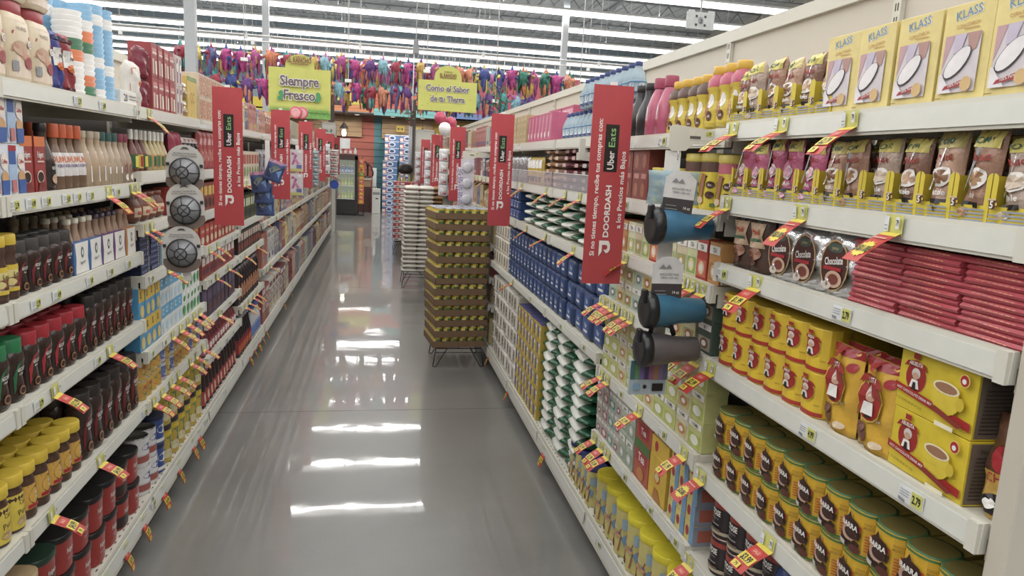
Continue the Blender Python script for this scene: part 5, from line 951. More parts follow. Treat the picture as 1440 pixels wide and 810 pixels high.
def filter_card():
    m = MB(); w, h = .135, .185; C = mat('cfccc6', .45); n = 12
    top = [(w*.5*math.cos(PI*i/n), h*.62+h*.36*math.sin(PI*i/n)) for i in range(n+1)]
    bot = [(w*.5*math.cos(PI+PI*i/n), h*.22+h*.22*math.sin(PI+PI*i/n)) for i in range(n+1)]
    P = top+bot; m.add([(x, 0, z) for x, z in P], [tuple(range(len(P)))[::-1]], C); m.add([(x, .001, z) for x, z in P], [tuple(range(len(P)))], C)
    f = lambda u, v, o: ((u-.5)*w, -.0006-o, v*h)
    m.decals(f, w, h, [('p', [(u/w+.5, v/h) for u, v in bot]+[(.98, .3), (.02, .3)], mat('77665c', .5)), ('t', 'REUSABLE COFFEE FILTER', .5, .8, .03, mat('55504c', .5), 0, .9, .0), ('t', 'FILTRO CAFE REUTILIZABLE', .5, .755, .03, mat('55504c', .5), 0, .9, .0), ('p', [(.38, .88), (.45, .93), (.55, .93), (.62, .88), (.5, .9)], mat('4a4a4a', .5))])
    d = MB(); d.T = Matrix.Translation((0, -.002, h*.42))@Matrix.Rotation(PI/2, 4, 'X')
    r = .052; MS = mat('8d9094', .4, .5, bump=.4, scale=300); K = mat('2c2c2e', .4)
    d.lathe([(r, 0), (r*.97, .006), (r*.8, .024), (r*.42, .036), (r*.38, .037), (0, .037)], MS, 24, cap=(False, False))
    d.lathe([(r*1.06, -.001), (r*1.08, .004), (r*.97, .007)], K, 24, cap=(False, False)); d.lathe([(r*.46, .0355), (r*.44, .039), (r*.36, .038)], K, 20, cap=(False, False))
    for i in range(7):
        a = 2*PI*i/7; d.tube([(r*.98*math.cos(a), r*.98*math.sin(a), .006), (r*.8*math.cos(a), r*.8*math.sin(a), .0255), (r*.42*math.cos(a), r*.42*math.sin(a), .0375)], .002, K, 4)
    for i in range(2): a = PI/4+PI/2*i; d.tube([(r*.42*math.cos(a), r*.42*math.sin(a), .038), (-r*.42*math.cos(a), -r*.42*math.sin(a), .038)], .002, K, 4)
    for s in (-1, 1): d.box(s*r*1.15-.006, s*r*1.15+.006, .022, .034, 0, .006, K, .002)
    return m.mesh('filter_card'), d.mesh('mesh_dome')
fc, fd = filter_card()
for i, (x, z, a, lab) in enumerate([(-.712, 1.432, .03, 'topmost'), (-.703, 1.29, -.05, 'middle'), (-.722, 1.125, .0, 'lowest')]):
    t = thing('coffee_filter_card', 'grey mesh coffee filter on a white card, %s of three' % lab, 'coffee filter', (x, 2.93-.012*i, z), 0, 'carded coffee filters', fc); t.rotation_euler = (0, a, .05*i); part('mesh_dome', fd, t)
def packet(w, h, base, dec, name, t=.03, seed=1):
    m = MB(); f = pillow(m, w, t, h, mat(base, .3, bump=.2), seed=seed, nx=6, nz=8, crimp=.04); m.decals(f, w, h, dec, nu=4, nv=5); return m.mesh(name)
bp = packet(.115, .135, '3a4f86', [('r', .02, .86, .98, 1, mat('a05f7c', .4)), ('p', [(.12, .15), (.88, .15), (.92, .75), (.5, .84), (.08, .75)], mat('1f2a48', .4)), ('p', [(.3, .2), (.85, .2), (.88, .65), (.6, .5)], mat('6f9fd8', .4)), ('p', [(.15, .5), (.4, .75), (.8, .72), (.35, .35)], mat('6f7f70', .4))], 'blue_packet')
for i, (x, z, a, r) in enumerate([(-.655, 1.42, .35, .1), (-.72, 1.34, -.1, 0), (-.71, 1.27, .04, .05), (-.70, 1.19, 0, .1)]):
    t = thing('steel_pad_packet', 'dark blue packet on clip strip, %s from the top' % nth(i), 'packet', (x, 4.93-.02*(4-i), z), 0, 'dark blue packets on a strip', bp); t.rotation_euler = (0, a, r)
hp = MB(); hp.box(-.065, .065, -.004, .004, 0, .2, mat('d6d0d4', .35)); hp.decals(lambda u, v, o: ((u-.5)*.13, -.0045-o, v*.2), .13, .2, [('p', [(.2, .3), (.35, .3), (.6, .75), (.45, .8)], mat('c05a90', .4)), ('p', [(.6, .3), (.8, .35), (.5, .6), (.3, .6)], mat('d080b0', .4)), ('e', .3, .8, .12, .06, mat('c05a90', .4)), ('r', .05, 0, .95, .12, mat('c8c46a', .4)), ('r', .55, .14, .9, .3, mat('6a70b0', .4)), ('e', .75, .9, .15, .06, WHT)])
hpm = hp.mesh('hook_pack')
for i, z in enumerate((1.44, 1.22)): thing('hook_pack', 'white pack of pink plastic hooks, %s on strip' % ('upper' if i == 0 else 'lower'), 'hook pack', (-.72, 6.98, z), 0, 'pink hook packs', hpm)
gp = packet(.1, .09, '85888a', [('r', .1, .2, .9, .5, mat('a5a8a8', .4)), ('r', .1, .7, .9, .9, mat('7ab0c0', .4))], 'grey_packet')
for i in range(5): thing('sponge_packet', 'grey sponge packet on a clip strip, %s from the top' % nth(i), 'packet', (-.705, 8.985, 1.56-.085*i), 0, 'grey sponge packets', gp)
wp = packet(.11, .14, 'cfd0d4', [('r', .2, .1, .8, .3, mat('b05a68', .4)), ('e', .5, .6, .3, .2, mat('e8e8ec', .4))], 'net_packet', .06, 5)
for i in range(3): thing('net_bag', 'crinkled white net bag on coffee side, %s from the top' % nth(i), 'net bag', (-.68, 10.57, 1.62-.14*i), 0, 'crinkled white net bags', wp)
rk = packet(.12, .09, 'c9bdb8', [('r', .05, .1, .95, .4, mat('a04048', .4)), ('r', .1, .6, .9, .75, BLK)], 'tray_packet', .06, 6)
for i in range(5): thing('pan_packet', 'small foil pan pack above the blue disc, %s from the top' % nth(i), 'pan pack', (-.60, 11.225, 1.60-.085*i), 0, 'foil pan packs', rk)
m = MB(); m.T = Matrix.Rotation(PI/2, 4, 'X'); m.lathe([(.065, -.003), (.068, 0), (.065, .003)], mat('2a50b8', .4), 24); m.T = None; thing('shelf_disc', 'round cobalt blue disc sign below the foil pans', 'sign', (-.60, 11.25, 1.17), 0, None, m.mesh('shelf_disc'))
rp = MB(); rp.box(-.055, .055, 0, .003, 0, .13, mat('d0cbd6', .35)); rp.T = Matrix.Translation((0, 0, .06))@Matrix.Rotation(PI/2, 4, 'X'); rp.lathe([(.042, 0), (.04, .012), (.03, .02), (.0, .016)], mat('c2c0c8', .3), 18, cap=(False, False)); rp.T = None; rpm = rp.mesh('round_pack')
for i in range(3): thing('drain_strainer_pack', 'white carded round strainer, %s from the top' % nth(i), 'strainer pack', (.748, 5.88, 1.50-.13*i), 0, 'white carded strainers', rpm)
vp = packet(.05, .06, 'b8b0cc', [('e', .5, .5, .3, .3, mat('6a5aa0', .4))], 'violet_packet', .03, 8)
for i in range(6): thing('sachet', 'small lilac sachet beside the strainers, %s from the top' % nth(i), 'sachet', (.70, 5.895, 1.50-.062*i), 0, 'lilac sachets', vp)
for i, (x, y) in enumerate([(.77, 8.2), (.76, 10.5), (.74, 12.6)]):
    for k in range(4): thing('net_bag', 'pale net bag on flour side, strip %s, %s from the top' % (nth(i), nth(k)), 'net bag', (x, y, 1.60-.13*k), 0, 'pale net bags on the flour side', wp)

# ================================================================== stacked displays in the aisle
def hairpin(x0, x1, y0, y1, h, label, loc):
    t = thing('wire_stand', label, 'stand', loc, 0, 'wire display stands'); K = mat('2e2c2b', .4, .6)
    m = MB(); z = h-.012
    m.tube([(x0, y0, z), (x1, y0, z), (x1, y1, z), (x0, y1, z), (x0, y0, z)], .005, K); m.tube([((x0+x1)/2, y0, z), ((x0+x1)/2, y1, z)], .004, K); m.tube([(x0, y0, h*.72), (x1, y0, h*.72)], .003, K); m.tube([(x0, y1, h*.72), (x1, y1, h*.72)], .003, K); part('top_frame', m, t)
    for a, b in ((x0, y0), (x1, y0), (x1, y1), (x0, y1)):
        sx = 1 if a == x0 else -1; l = MB(); ox = -sx*.02
        l.tube([(a+sx*.0, b, z), (a+ox, b, .006), (a+ox+sx*.012, b, .0045), (a+ox+sx*.024, b, .006), (a+sx*.09, b, z)], .004, K); part('leg', l, t)
    return t
st = hairpin(-.17, .19, -.2, .2, .165, 'black wire stand under the stack of can trays', (.665, 5.62, 0))
TRW, TRD, TRH = .42, .42, .0835
def can_tray():
    m = MB(); C = mat('74583b', .85, vary=.06); w, d, h = TRW, TRD, .048
    m.box(-w/2, w/2, -d/2, d/2, 0, .003, C)
    for a in ((-w/2, w/2, -d/2, -d/2+.003), (-w/2, w/2, d/2-.003, d/2), (-w/2, -w/2+.003, -d/2, d/2), (w/2-.003, w/2, -d/2, d/2)): m.box(a[0], a[1], a[2], a[3], 0, h, C)
    return m.mesh('can_tray')
ctm = can_tray()
def small_can():
    r, h = .0325, .076; P = can('food_can', r, h, mat('c8aa2e', .35), [('r', 0, .55, .45, .95, mat('d9c23a', .4)), ('r', .45, .6, 1, .92, mat('3f6a3a', .4)), ('e', .3, .75, .15, .12, mat('e0d48a', .4)), ('r', .1, .58, .9, .64, mat('8a3a28', .4))], span=6.2, n=12, rim=mat('a9adb8', .3, .6))
    return P
SC = small_can(); rndt = random.Random(4)
for k in range(13):
    cx, cy = .655+.008*math.sin(k*.9)+(.0 if k < 9 else -.004), 5.62+rndt.uniform(-.006, .006); rz = math.radians(7+rndt.uniform(-1.2, 1.2)); z = .165+k*TRH
    lvl = 'bottom' if k == 0 else 'topmost' if k == 12 else nth(k)+' up'
    thing('can_tray', 'brown cardboard tray of cans in aisle stack, %s' % lvl, 'can tray', (cx, cy, z), rz, 'stacked can trays', ctm)
    for i in range(6):
        for j in range(6):
            if k < 12 and i > 0 and j > 0: continue      # only the rims of the lower trays show
            x, y = -.172+.069*i, -.172+.069*j; c, s = math.cos(rz), math.sin(rz)
            if k == 12: lab = 'yellow food can on top tray, %s row, %s across' % (nth(j), nth(i))
            else: lab = 'yellow food can, tray %s, %s' % (lvl, ('front row, %s across' % nth(i)) if j == 0 else ('aisle edge, %s back' % nth(j)))
            place(SC, (cx+x*c-y*s, cy+x*s+y*c, z+.003), rz+rndt.uniform(-.4, .4), lab, 'food can', 'yellow food cans in the trays')
hairpin(-.22, .2, -.2, .25, .19, 'black wire stand under the sugar sack stack', (.60, 9.15, 0))
sk = lying('sugar_sack', .20, .34, .058, mat('d8d2c6', .5, bump=.1), seed=2); sk2 = lying('brown_sugar_sack', .14, .34, .058, mat('a5794f', .5, bump=.1), seed=5)
for k in range(20):
    for i, (Q, x, nm) in enumerate(((sk, .455, 'white sugar sack, outer column'), (sk, .635, 'white sugar sack, middle column'), (sk2, .79, 'tan sugar sack, inner column'))):
        place(Q, (x+rndt.uniform(-.006, .006)+.002*k*.3, 9.15+rndt.uniform(-.01, .01), .19+k*.0545), rndt.uniform(-.04, .04), '%s, %s' % (nm, 'bottom' if k == 0 else 'topmost' if k == 19 else nth(k)+' up'), 'sugar sack', nm.split(',')[0]+'s')
hairpin(-.2, .2, -.25, .25, .22, 'black wire stand under the red and white cartons', (.56, 12.5, 0))
rw = carton('drink_carton', .22, .3, .098, mat('b8383c', .5), [('r', 0, .0, 1, .45, mat('dcd8d4', .5)), ('e', .3, .7, .1, .2, mat('d8a090', .5)), ('r', .5, .6, .8, .85, WHT), ('r', .1, .15, .4, .3, BLK)], sdec=[('r', 0, 0, 1, .45, mat('dcd8d4', .5)), ('r', .3, .6, .6, .85, mat('d8a090', .5))])
for k in range(10):
    for i in range(2): place(rw, (.44+.225*i, 12.5, .22+k*.1), 0, 'red and white carton, %s column, %s' % (('aisle', 'inner')[i], 'bottom' if k == 0 else 'topmost' if k == 9 else nth(k)+' up'), 'carton', 'stacked red and white cartons')
# wooden crate rack with bottles behind
t = thing('bottle_rack', 'wooden rack holding pale juice bottles behind the cartons', 'rack', (.62, 14.3, 0)); WD = mat('8a6f52', .6)
m = MB(); m.box(-.22, .22, -.15, .15, 1.08, 1.1, WD); m.box(-.22, .22, -.16, -.15, 1.08, 1.16, WD); part('shelf', m, t)
m = MB(); m.box(-.2, .2, -.13, .13, 0, 1.08, mat('5a4636', .7)); part('body', m, t)
for i in range(4):
    place(bottle(.04, .2, mat('c2b070', .3), mat('b0823a', .4), mat('d5c890', .4), name='juice_bottle', n=12), (.48+.095*i, 14.28, 1.1), 0, 'pale yellow juice bottle in wooden rack, %s across' % nth(i), 'bottle', 'juice bottles in the rack')
m = MB(); m.lathe([(.0, 0), (.1, .0), (.145, .05), (.15, .1), (.11, .17), (.04, .2), (0, .205)], mat('2c2422', .6, bump=.5), 20); thing('wicker_basket', 'dark domed basket above the juice bottles', 'basket', (.6, 14.42, 1.32), 0, None, m.mesh('wicker_basket'))

# ================================================================== overhead: signs, pinatas, poles
SY = mat('cfd05a', .5, vary=.05, scale=6); SG = mat('6fae4a', .5, vary=.2, scale=30, ); INK = mat('6a5560', .5)
def hang_sign(x0, x1, z0, z1, zt, lines, label, grass):
    w = x1-x0; cx = (x0+x1)/2; m = MB(); n = 14; cw = w*.235
    P = [(-w/2, 0), (w/2, 0), (w/2, z1-z0), (cw, z1-z0)]+[(cw*math.cos(PI*i/n), (z1-z0)+(zt-z1)*math.sin(PI*i/n)**.8) for i in range(1, n)]+[(-cw, z1-z0), (-w/2, z1-z0)]
    m.prism(P, -.012, .012, SY); h = zt-z0
    f = lambda u, v, o: ((u-.5)*w, -.0125-o, v*h)
    r = (z1-z0)/h; dec = []
    if grass: dec += [('r', 0, .0, 1, .1, SG), ('r', 0, .1, 1, .14, mat('9cc452', .5))]+[('p', [(.02+.0245*i, .1), (.04+.0245*i, .1), (.03+.0245*i, .19)], SG) for i in range(39)]
    else: dec += [('e', (.07+.137*i) % 1, (.1+.23*i) % .6, .008, .012, mat('b08a3a', .5)) for i in range(12)]
    dec += [('t', 'SUPERMERCADO', .5, r+.2*(1-r)+.13, .03, mat('8a4a3a', .5), 0, .6, .01), ('t', 'EL RANCHO', .5, r+.12, .075, mat('8a4a3a', .5), 0, .62, .03), ('r', .36, r+.055, .64, r+.07, mat('a0603a', .5))]
    for i, (s, v, sz) in enumerate(lines): dec += [('t', s, .5, v, sz, WHT, 0, .85, .07), ('t', s, .5, v, sz, INK, 0, .85, .025)]
    if grass:
        for s in (-1, 1):
            for a in (0, .7, 1.4): dec.append(('e', .5+s*.3+.015*math.cos(a*2), .34+.05*math.sin(a*3), .035, .04, mat('3f9a5a', .5), a*s))
    m.decals(f, w, h, dec, lay=.001)
    t = thing('hanging_sign', label, 'hanging sign', (cx, 12, z0)); part('sign_board', m, t)
    c = MB()
    for s in (-1, 1): c.tube([(s*w*.42, 0, z1-z0), (s*w*.42, 0, 7.5-z0)], .002, WHITE, 4)
    part('wire', c, t)
hang_sign(-1.645, -.705, 2.16, 2.92, 3.13, [('Siempre', .58, .15), ('Fresco', .36, .15)], 'yellow hanging sign reading Siempre Fresco', True)
hang_sign(.675, 1.63, 2.41, 2.89, 3.13, [('Como el Sabor', .5, .13), ('de tu Tierra', .27, .13)], 'yellow hanging sign reading Como el Sabor de tu Tierra', False)
PC = ['b5468f', '7fb6c9', '3a4a96', 'd0a84a', '6a3a8a', 'd6764a', '2f7a66', 'a83246', 'c86aa8', 'e08a6a', '4aa0a0', 'c03a86', '5a5f9a', 'dcc24a']
PCN = ['magenta', 'pale aqua', 'royal blue', 'mustard', 'purple', 'orange', 'deep green', 'crimson', 'orchid pink', 'peach', 'turquoise', 'hot pink', 'slate blue', 'lemon']
def pinata(i, up):
    r = random.Random(i); A = mat(PC[i], .45, .15, vary=.3, bump=.6, scale=18); B = mat(PC[(i*5+3) % 14], .45, .15, vary=.25, bump=.5, scale=18)
    m = MB(); k = r.choice([3, 4, 5]); ph = r.uniform(0, 6)
    m.lathe([(.03, -.30), (.085, -.24), (.10, -.15), (.07, -.06), (.0, -.02)], A, 12, wob=lambda a, t: 1+.2*math.cos(k*a+ph)+.1*math.sin(9*a+4*t))
    for j in range(k+2):                                             # the star's points
        a = 2*PI*j/(k+2)+ph; m.T = Matrix.Translation((0, 0, -.14))@Matrix.Rotation(a, 4, 'Y')
        m.lathe([(.06, .03), (.035, .10), (.004, .17)], B if j % 2 else A, 8, cap=(False, False)); m.T = None
    for j in range(11):
        a = 2*PI*j/11+ph; x, y = .075*math.sin(a), -.06*math.cos(a); z0 = r.uniform(-.2, -.04); L = r.uniform(.18, .38)
        m.T = Matrix.Translation((x, y, z0))@Matrix.Rotation(a, 4, 'Z')@Matrix.Rotation(r.uniform(-.18, .18), 4, 'Y')
        m.lathe([(.006, -L), (.034, -L*.85), (.046, -L*.5), (.034, -L*.1), (.008, .0)], (B if j % 3 == 0 else A), 6, sx=1, sy=.35); m.T = None
    h = MB(); h.tube([(0, 0, -.02), (0, 0, up)], .003, WHITE, 4); h.lathe([(.045, -.07), (.03, -.02), (.003, .06)], B, 8)
    return m.mesh('pinata'), h.mesh('hanger')
PN = [[pinata(i, up) for i in range(14)] for up in (.26, .72)]; rp_ = random.Random(11); cnt = 0
rows_ = [(14.0, 3.42, -3.4, 3.9, .25, 'upper front row'), (14.0, 2.97, -3.3, 3.0, .27, 'lower front row'), (14.72, 3.42, -3.6, 4.2, .28, 'upper back row'), (14.72, 2.97, -3.5, 3.5, .36, 'lower back row')]
for y, z, x0, x1, p, nm in rows_:
    x = x0; i = 0
    while x < x1:
        c = rp_.randrange(14); s = rp_.uniform(.94, 1.06); Q = PN[0 if z > 3.2 else 1][c]
        t = thing('pinata', '%s crepe paper pinata, %s, %s from coffee side' % (PCN[c], nm, nth(i)), 'pinata', (x, y, z+rp_.uniform(-.02, .03)), rp_.uniform(0, 6), 'pinatas hanging overhead', Q[0]); t.scale = (s, s, s)
        part('hanger', Q[1], t); x += p*rp_.uniform(.8, 1.2); i += 1
for i, y in enumerate((14.0, 14.72)):
    m = MB(); m.tube([(-6, 0, 0), (6, 0, 0)], .014, WHITE, 8); t = thing('hanging_rail', 'white overhead pipe rail holding the %s pinatas' % ('front' if i == 0 else 'back'), 'rail', (0, y, 3.66), 0, 'pinata rails', m.mesh('hanging_rail'))
    for x in (-4.6, -2.3, -.3, 2.0, 4.3):
        m = MB(); m.tube([(0, 0, 0), (0, 0, 3.85)], .006, WHITE, 5); m.box(-.03, .03, -.02, .02, -.07, .02, WHITE); part('drop_rod', m, t, (x, 0, 0))
# rods with small box ends
for i, (x, y, z1) in enumerate([(-1.9, 11.4, 2.9), (-.42, 11.6, 2.72), (1.85, 11.4, 2.55), (.75, 11.2, 2.9), (3.1, 11, 2.6)]):
    m = MB(); m.tube([(0, 0, .05), (0, 0, 7.5-z1)], .008, WHITE, 6); m.box(-.05, .05, -.03, .03, 0, .05, WHITE, .004)
    thing('drop_pole', 'thin white pole hanging from ceiling, %s from coffee side' % nth([0, 1, 3, 2, 4][i]), 'ceiling pole', (x, y, z1), 0, 'thin white ceiling poles', m.mesh('drop_pole'))
for i, (x, y, s) in enumerate([(-2.765, 12, .155), (-2.52, 18, .15), (4.6, 18, .15)]):
    m = MB(); m.box(x-s/2, x+s/2, y-s/2, y+s/2, 0, 7.55, mat('b3b7bb', .5, vary=.03)); struct('trim_%d' % (60+i), m)
# white ceiling access panel on a rod, flour side
m = MB(); m.box(-.125, .125, -.01, .01, -.07, .07, mat('b8bab8', .5)); m.box(-.11, -.06, -.01, .01, .07, .085, mat('b8bab8', .5)); m.box(.07, .125, -.01, .01, .07, .085, mat('b8bab8', .5))
m.lathe([(.02, -.02), (.024, .0), (.02, .03)], GRY, 12)
for x, z in ((-.04, -.035), (-.04, .035), (.04, -.035), (.04, .035)): m.box(x-.009, x+.009, -.013, -.009, z-.009, z+.009, DARK)
m.tube([(0, -.012, -.02), (.01, -.03, .0), (-.01, -.03, .02)], .006, GRY)
m.tube([(0, 0, .07), (0, 0, 4.6)], .007, WHITE, 6)
thing('antenna_panel', 'pale square wireless panel on a rod near the ceiling', 'wireless panel', (2.72, 6, 2.895), 0, None, m.mesh('antenna_panel'))
m = MB(); m.lathe([(.07, 0), (.055, .2)], GRY, 4, p=2, smooth=False); m.tube([(0, 0, .2), (0, 0, 4.2)], .008, WHITE, 5); m.tube([(-.04, 0, 0), (-.045, 0, -.9)], .008, WHITE, 5)
thing('hanging_speaker', 'grey tapered speaker hanging from the ceiling over the aisle', 'speaker', (.62, 12, 3.28), PI/4, None, m.mesh('hanging_speaker'))
# balloons
for i, (x, y, z, c, nm) in enumerate([(.785, 9.0, 2.12, 'c23a58', 'red balloon, the higher of two'), (.925, 9.1, 2.07, 'c23a58', 'red balloon, the lower of two'), (.83, 8.86, 1.99, 'e6e4e6', 'white balloon under the red ones')]):
    m = MB(); m.lathe([(.004, -.12), (.045, -.09), (.088, -.03), (.094, .02), (.07, .075), (.025, .098), (0, .1)], mat(c, .2), 20); m.lathe([(.01, -.108), (.003, -.1)], mat(c, .3), 8)
    m.tube([(0, 0, -.1), (.01, 0, -.35)], .0012, WHITE, 4); thing('balloon', nm, 'balloon', (x, y, z), 0, None, m.mesh('balloon')).scale = (.8, .8, .8)
for i, (x, y, c) in enumerate([(-.96, 9.3, 'd8566a'), (-.89, 9.33, 'd8566a')]):
    m = MB(); m.T = Matrix.Rotation(PI/2, 4, 'X'); m.lathe([(.07, -.01), (.075, 0), (.07, .01)], mat(c, .35), 24); m.lathe([(.055, .011), (.05, .013)], mat('e8a0a8', .4), 24); m.T = None
    thing('round_lid_pack', 'round pink lid standing on the coffee side top, %s' % ('outer' if i else 'inner'), 'lid', (x, y, 2.10), 0, None, m.mesh('round_lid_pack'))

# ================================================================== far wall and counters
FW = MB(); FW.box(-8, 8, 22.6, 22.8, 0, 2.9, mat('7a4038', .7)); struct('wall_far', FW)
def slab(x0, x1, y, z0, z1, c, n=0, name='trim'):
    m = MB(); a = mat(c, .65, vary=.05, scale=2)
    if n == 0: m.box(x0, x1, y, y+.03, z0, z1, a)
    else:
        for i in range(n): m.box(x0, x1, y+.006*(i % 2), y+.03, z0+(z1-z0)*i/n, z0+(z1-z0)*(i+.93)/n, a)
        m.box(x0, x1, y+.02, y+.04, z0, z1, mat('3a2a24', .8))
    return m
kk = [70]
def wallbit(*a):
    struct('trim_%d' % kk[0], slab(*a)); kk[0] += 1
wallbit(-1.6, -.03, 22.55, 0, 2.88, 'b0584a', 14); wallbit(-.03, 1.7, 22.55, 0, 2.88, '45808c', 14); wallbit(1.7, 6, 22.55, 0, 2.9, 'c9a23a', 0); wallbit(-6, -1.6, 22.55, 0, 2.9, '7a5a48', 8)
wallbit(-2.6, -.40, 22.45, 2.2, 2.8, 'a5845f', 4); wallbit(.2, 1.75, 22.45, 2.2, 2.8, 'a5845f', 4)
wallbit(-1.9, -.05, 21.2, 3.05, 3.42, 'd8cc4a', 4); wallbit(-1.9, -.05, 21.15, 2.86, 3.05, 'e08a5a', 2)
wallbit(-.05, 2.0, 21.2, 3.0, 3.42, 'd86a50', 4); wallbit(-.05, 2.0, 21.15, 2.8, 3.0, '7cc4c2', 2)
wallbit(2.0, 5.5, 21.2, 2.8, 3.0, '6a84b8', 0); wallbit(2.0, 6, 21.25, 3.0, 4.2, 'b04858', 0)
wallbit(-4.4, -2.4, 21.2, 2.2, 3.1, 'cdb52c', 0); wallbit(-2.4, -1.9, 21.2, 2.86, 3.2, 'e08a5a', 2)
m = MB()
for x0, x1, zc, c in ((-1.75, -.1, 3.42, 'cf7a4c'), (.0, 1.9, 3.42, '63a9a8')):
    m.prism([(x0, zc), (x1, zc), (x1-.2, zc+.22), (x0+.55, zc+.22)], 21.2, 21.26, mat(c, .6))
struct('trim_90', m)
w = MB(); w.box(-8, 8, 21.3, 21.5, 3.4, 3.5, mat('4a3a34', .7)); w.box(-6, 6, 21.2, 22.6, 2.80, 2.84, mat('5a4438', .7)); struct('trim_91', w)
for i, x in enumerate((-1.28, -.52, .5, 1.35)):
    m = MB(); m.lathe([(.06, 0), (.06, .01)], mat('fff4dc', .5, vary=0, emit=6), 16); m.lathe([(.075, -.004), (.075, .012)], WHITE, 16, cap=(False, False)); _pl = bpy.data.lights.new('downlight_lamp', 'SPOT'); _pl.energy = 50; _pl.spot_size = 2.2; _pl.shadow_soft_size = .06; _pl.color = (1, .93, .82); _po = bpy.data.objects.new('downlight_lamp', _pl); COL.objects.link(_po); _po.location = (x, 21.4, 2.77); _po.rotation_euler = (math.radians(25), 0, 0)
    thing('recessed_downlight', 'small round downlight in the soffit, %s from coffee side' % nth(i), 'downlight', (x, 21.4, 2.79), 0, 'soffit downlights', m.mesh('recessed_downlight'))
for i, x in enumerate((-1.12, .98)):
    m = MB(); m.box(-.07, .07, -.07, .07, 0, 3.15, mat('46362e', .7)); m.box(-.07, .5, -.05, .05, 2.9, 3.02, mat('46362e', .7)); struct('trim_%d' % (95+i), m).location = (x, 19.5, 0)
for i, (x, y, z) in enumerate([(-1.28, 19.3, 2.85), (.86, 19.3, 2.85), (1.87, 11.4, 2.6)]):
    m = MB(); r = random.Random(i)
    for k in range(60):
        a = r.uniform(0, 6.3); q = Vector((r.gauss(0, .07), r.gauss(0, .05), r.gauss(0, .12))); s = .035
        m.add([tuple(q+Vector((s*math.cos(a), 0, s*math.sin(a)))), tuple(q+Vector((-s*.5, s*.5, s*.3))), tuple(q+Vector((-s*math.cos(a), 0, -s*math.sin(a)))), tuple(q+Vector((s*.5, -s*.5, -s*.3)))], [(0, 1, 2, 3)], mat('2f6a48' if k % 5 else 'a83246', .6))
    thing('garland', 'small green leafy garland, ' + ('on the post by the lantern', 'on the post by the balloons', 'beside the right end of the Tierra sign')[i].replace('right ', ''), 'garland', (x, y, z), 0, None, m.mesh('garland'))
def lantern(x, y, z, label):
    t = thing('lantern', label, 'lantern', (x, y, z), 0, 'hanging lanterns'); K = mat('3a2e28', .6, .4)
    m = MB(); m.lathe([(.12, .24), (.0, .42)], K, 4, smooth=False); m.lathe([(.075, 0), (.08, .015)], K, 4, smooth=False)
    for a in range(4): c, s = math.cos(a*PI/2), math.sin(a*PI/2); m.tube([(.075*c, .075*s, .01), (.1*c, .1*s, .25)], .007, K, 4)
    m.tube([(0, 0, .42), (0, 0, .84)], .006, K, 4); part('cage', m, t)
    g = MB(); g.lathe([(.03, .04), (.06, .1), (.05, .18), (.02, .22)], mat('fff0d0', .5, vary=0, emit=9), 12); part('bulb', g, t)
lantern(-.80, 19.5, 2.08, 'dark metal lantern with glowing bulb before wood panels'); lantern(1.24, 19.5, 2.05, 'glowing lantern half hidden by the white divider')
t = thing('wall_lamp', 'white drum shaped lamp shade beside the red wall', 'lamp', (-.775, 19.5, 1.80)); m = MB(); m.lathe([(.135, 0), (.135, .26)], mat('e4e6e6', .4), 24); part('shade', m, t); m = MB(); m.tube([(-.30, 0, .1), (-.1, 0, .1)], .03, BEIGE, 6); m.tube([(0, 0, 0), (-.05, 0, -.06), (-.1, 0, -.02)], .008, DARK, 5); part('bracket', m, t)
# framed white dividers
for i, (x0, x1, y, z0, z1, lab) in enumerate([(-1.1, -.79, 15.6, 0, 2.28, 'white framed end display board behind coffee side shelves'), (.86, 1.29, 16, 0, 2.26, 'tall white divider board behind the flour side banners')]):
    m = MB(); m.box(x0, x1, y, y+.04, z0, z1, mat('dcdcd4', .5)); m.box(x0, x0+.015, y-.01, y, z0, z1, GRY); m.box(x1-.015, x1, y-.01, y, z0, z1, GRY); m.box(x0, x1, y-.01, y, z1-.02, z1, WHT)
    if i == 0: m.decals(lambda u, v, o: (x0+u*(x1-x0), y-.011-o, 1.9+v*.35), .3, .35, [('e', .2+.15*k, .3+.3*(k % 2), .07, .1, mat('7f928c', .5), k) for k in range(5)])
    thing('divider_board', lab, 'board', (0, 0, 0), 0, None, m.mesh('divider_board'))
m = MB(); m.tube([(0, 0, 0), (0, 0, 2.26)], .035, mat('8a8f94', .4), 12); thing('steel_post', 'round grey steel post beside the white divider board', 'post', (.70, 14.8, 0), 0, None, m.mesh('steel_post'))
# drinks cooler
t = thing('drinks_cooler', 'black glass front drinks cooler with lit green bottles', 'cooler', (-.77, 20.2, 0)); K = mat('1c1b1c', .4)
m = MB(); m.box(-.31, .31, 0, .6, 0, .42, K); m.box(-.31, -.24, 0, .6, .42, 1.62, K); m.box(.24, .31, 0, .6, .42, 1.62, K); m.box(-.31, .31, .56, .6, .42, 1.62, K); m.box(-.31, .31, 0, .6, 1.52, 1.66, mat('4a3430', .5)); m.box(-.33, .33, -.05, .0, .05, .12, K); part('cabinet', m, t)
for k, z in enumerate((.44, .80, 1.14)):
    m = MB(); m.box(-.24, .24, .02, .5, z, z+.015, WHT); part('shelf', m, t)
m = MB(); m.box(-.23, .23, .45, .46, .46, 1.5, mat('b8c8a0', .5, vary=0, emit=.35)); part('light_panel', m, t)
m = MB(); m.box(-.24, .24, .0, .006, .44, 1.52, mat('ffffff', .05, vary=0, alpha=.08)); part('glass_door', m, t)
cbm = {c: bottle(.035, .19, mat(c, .3), WHT, mat(d, .4), name='drink_bottle', n=10) for c, d in (('3f66b8', 'c0d0f0'), ('9bb83a', 'd0e090'), ('b0503a', 'e0b080'))}
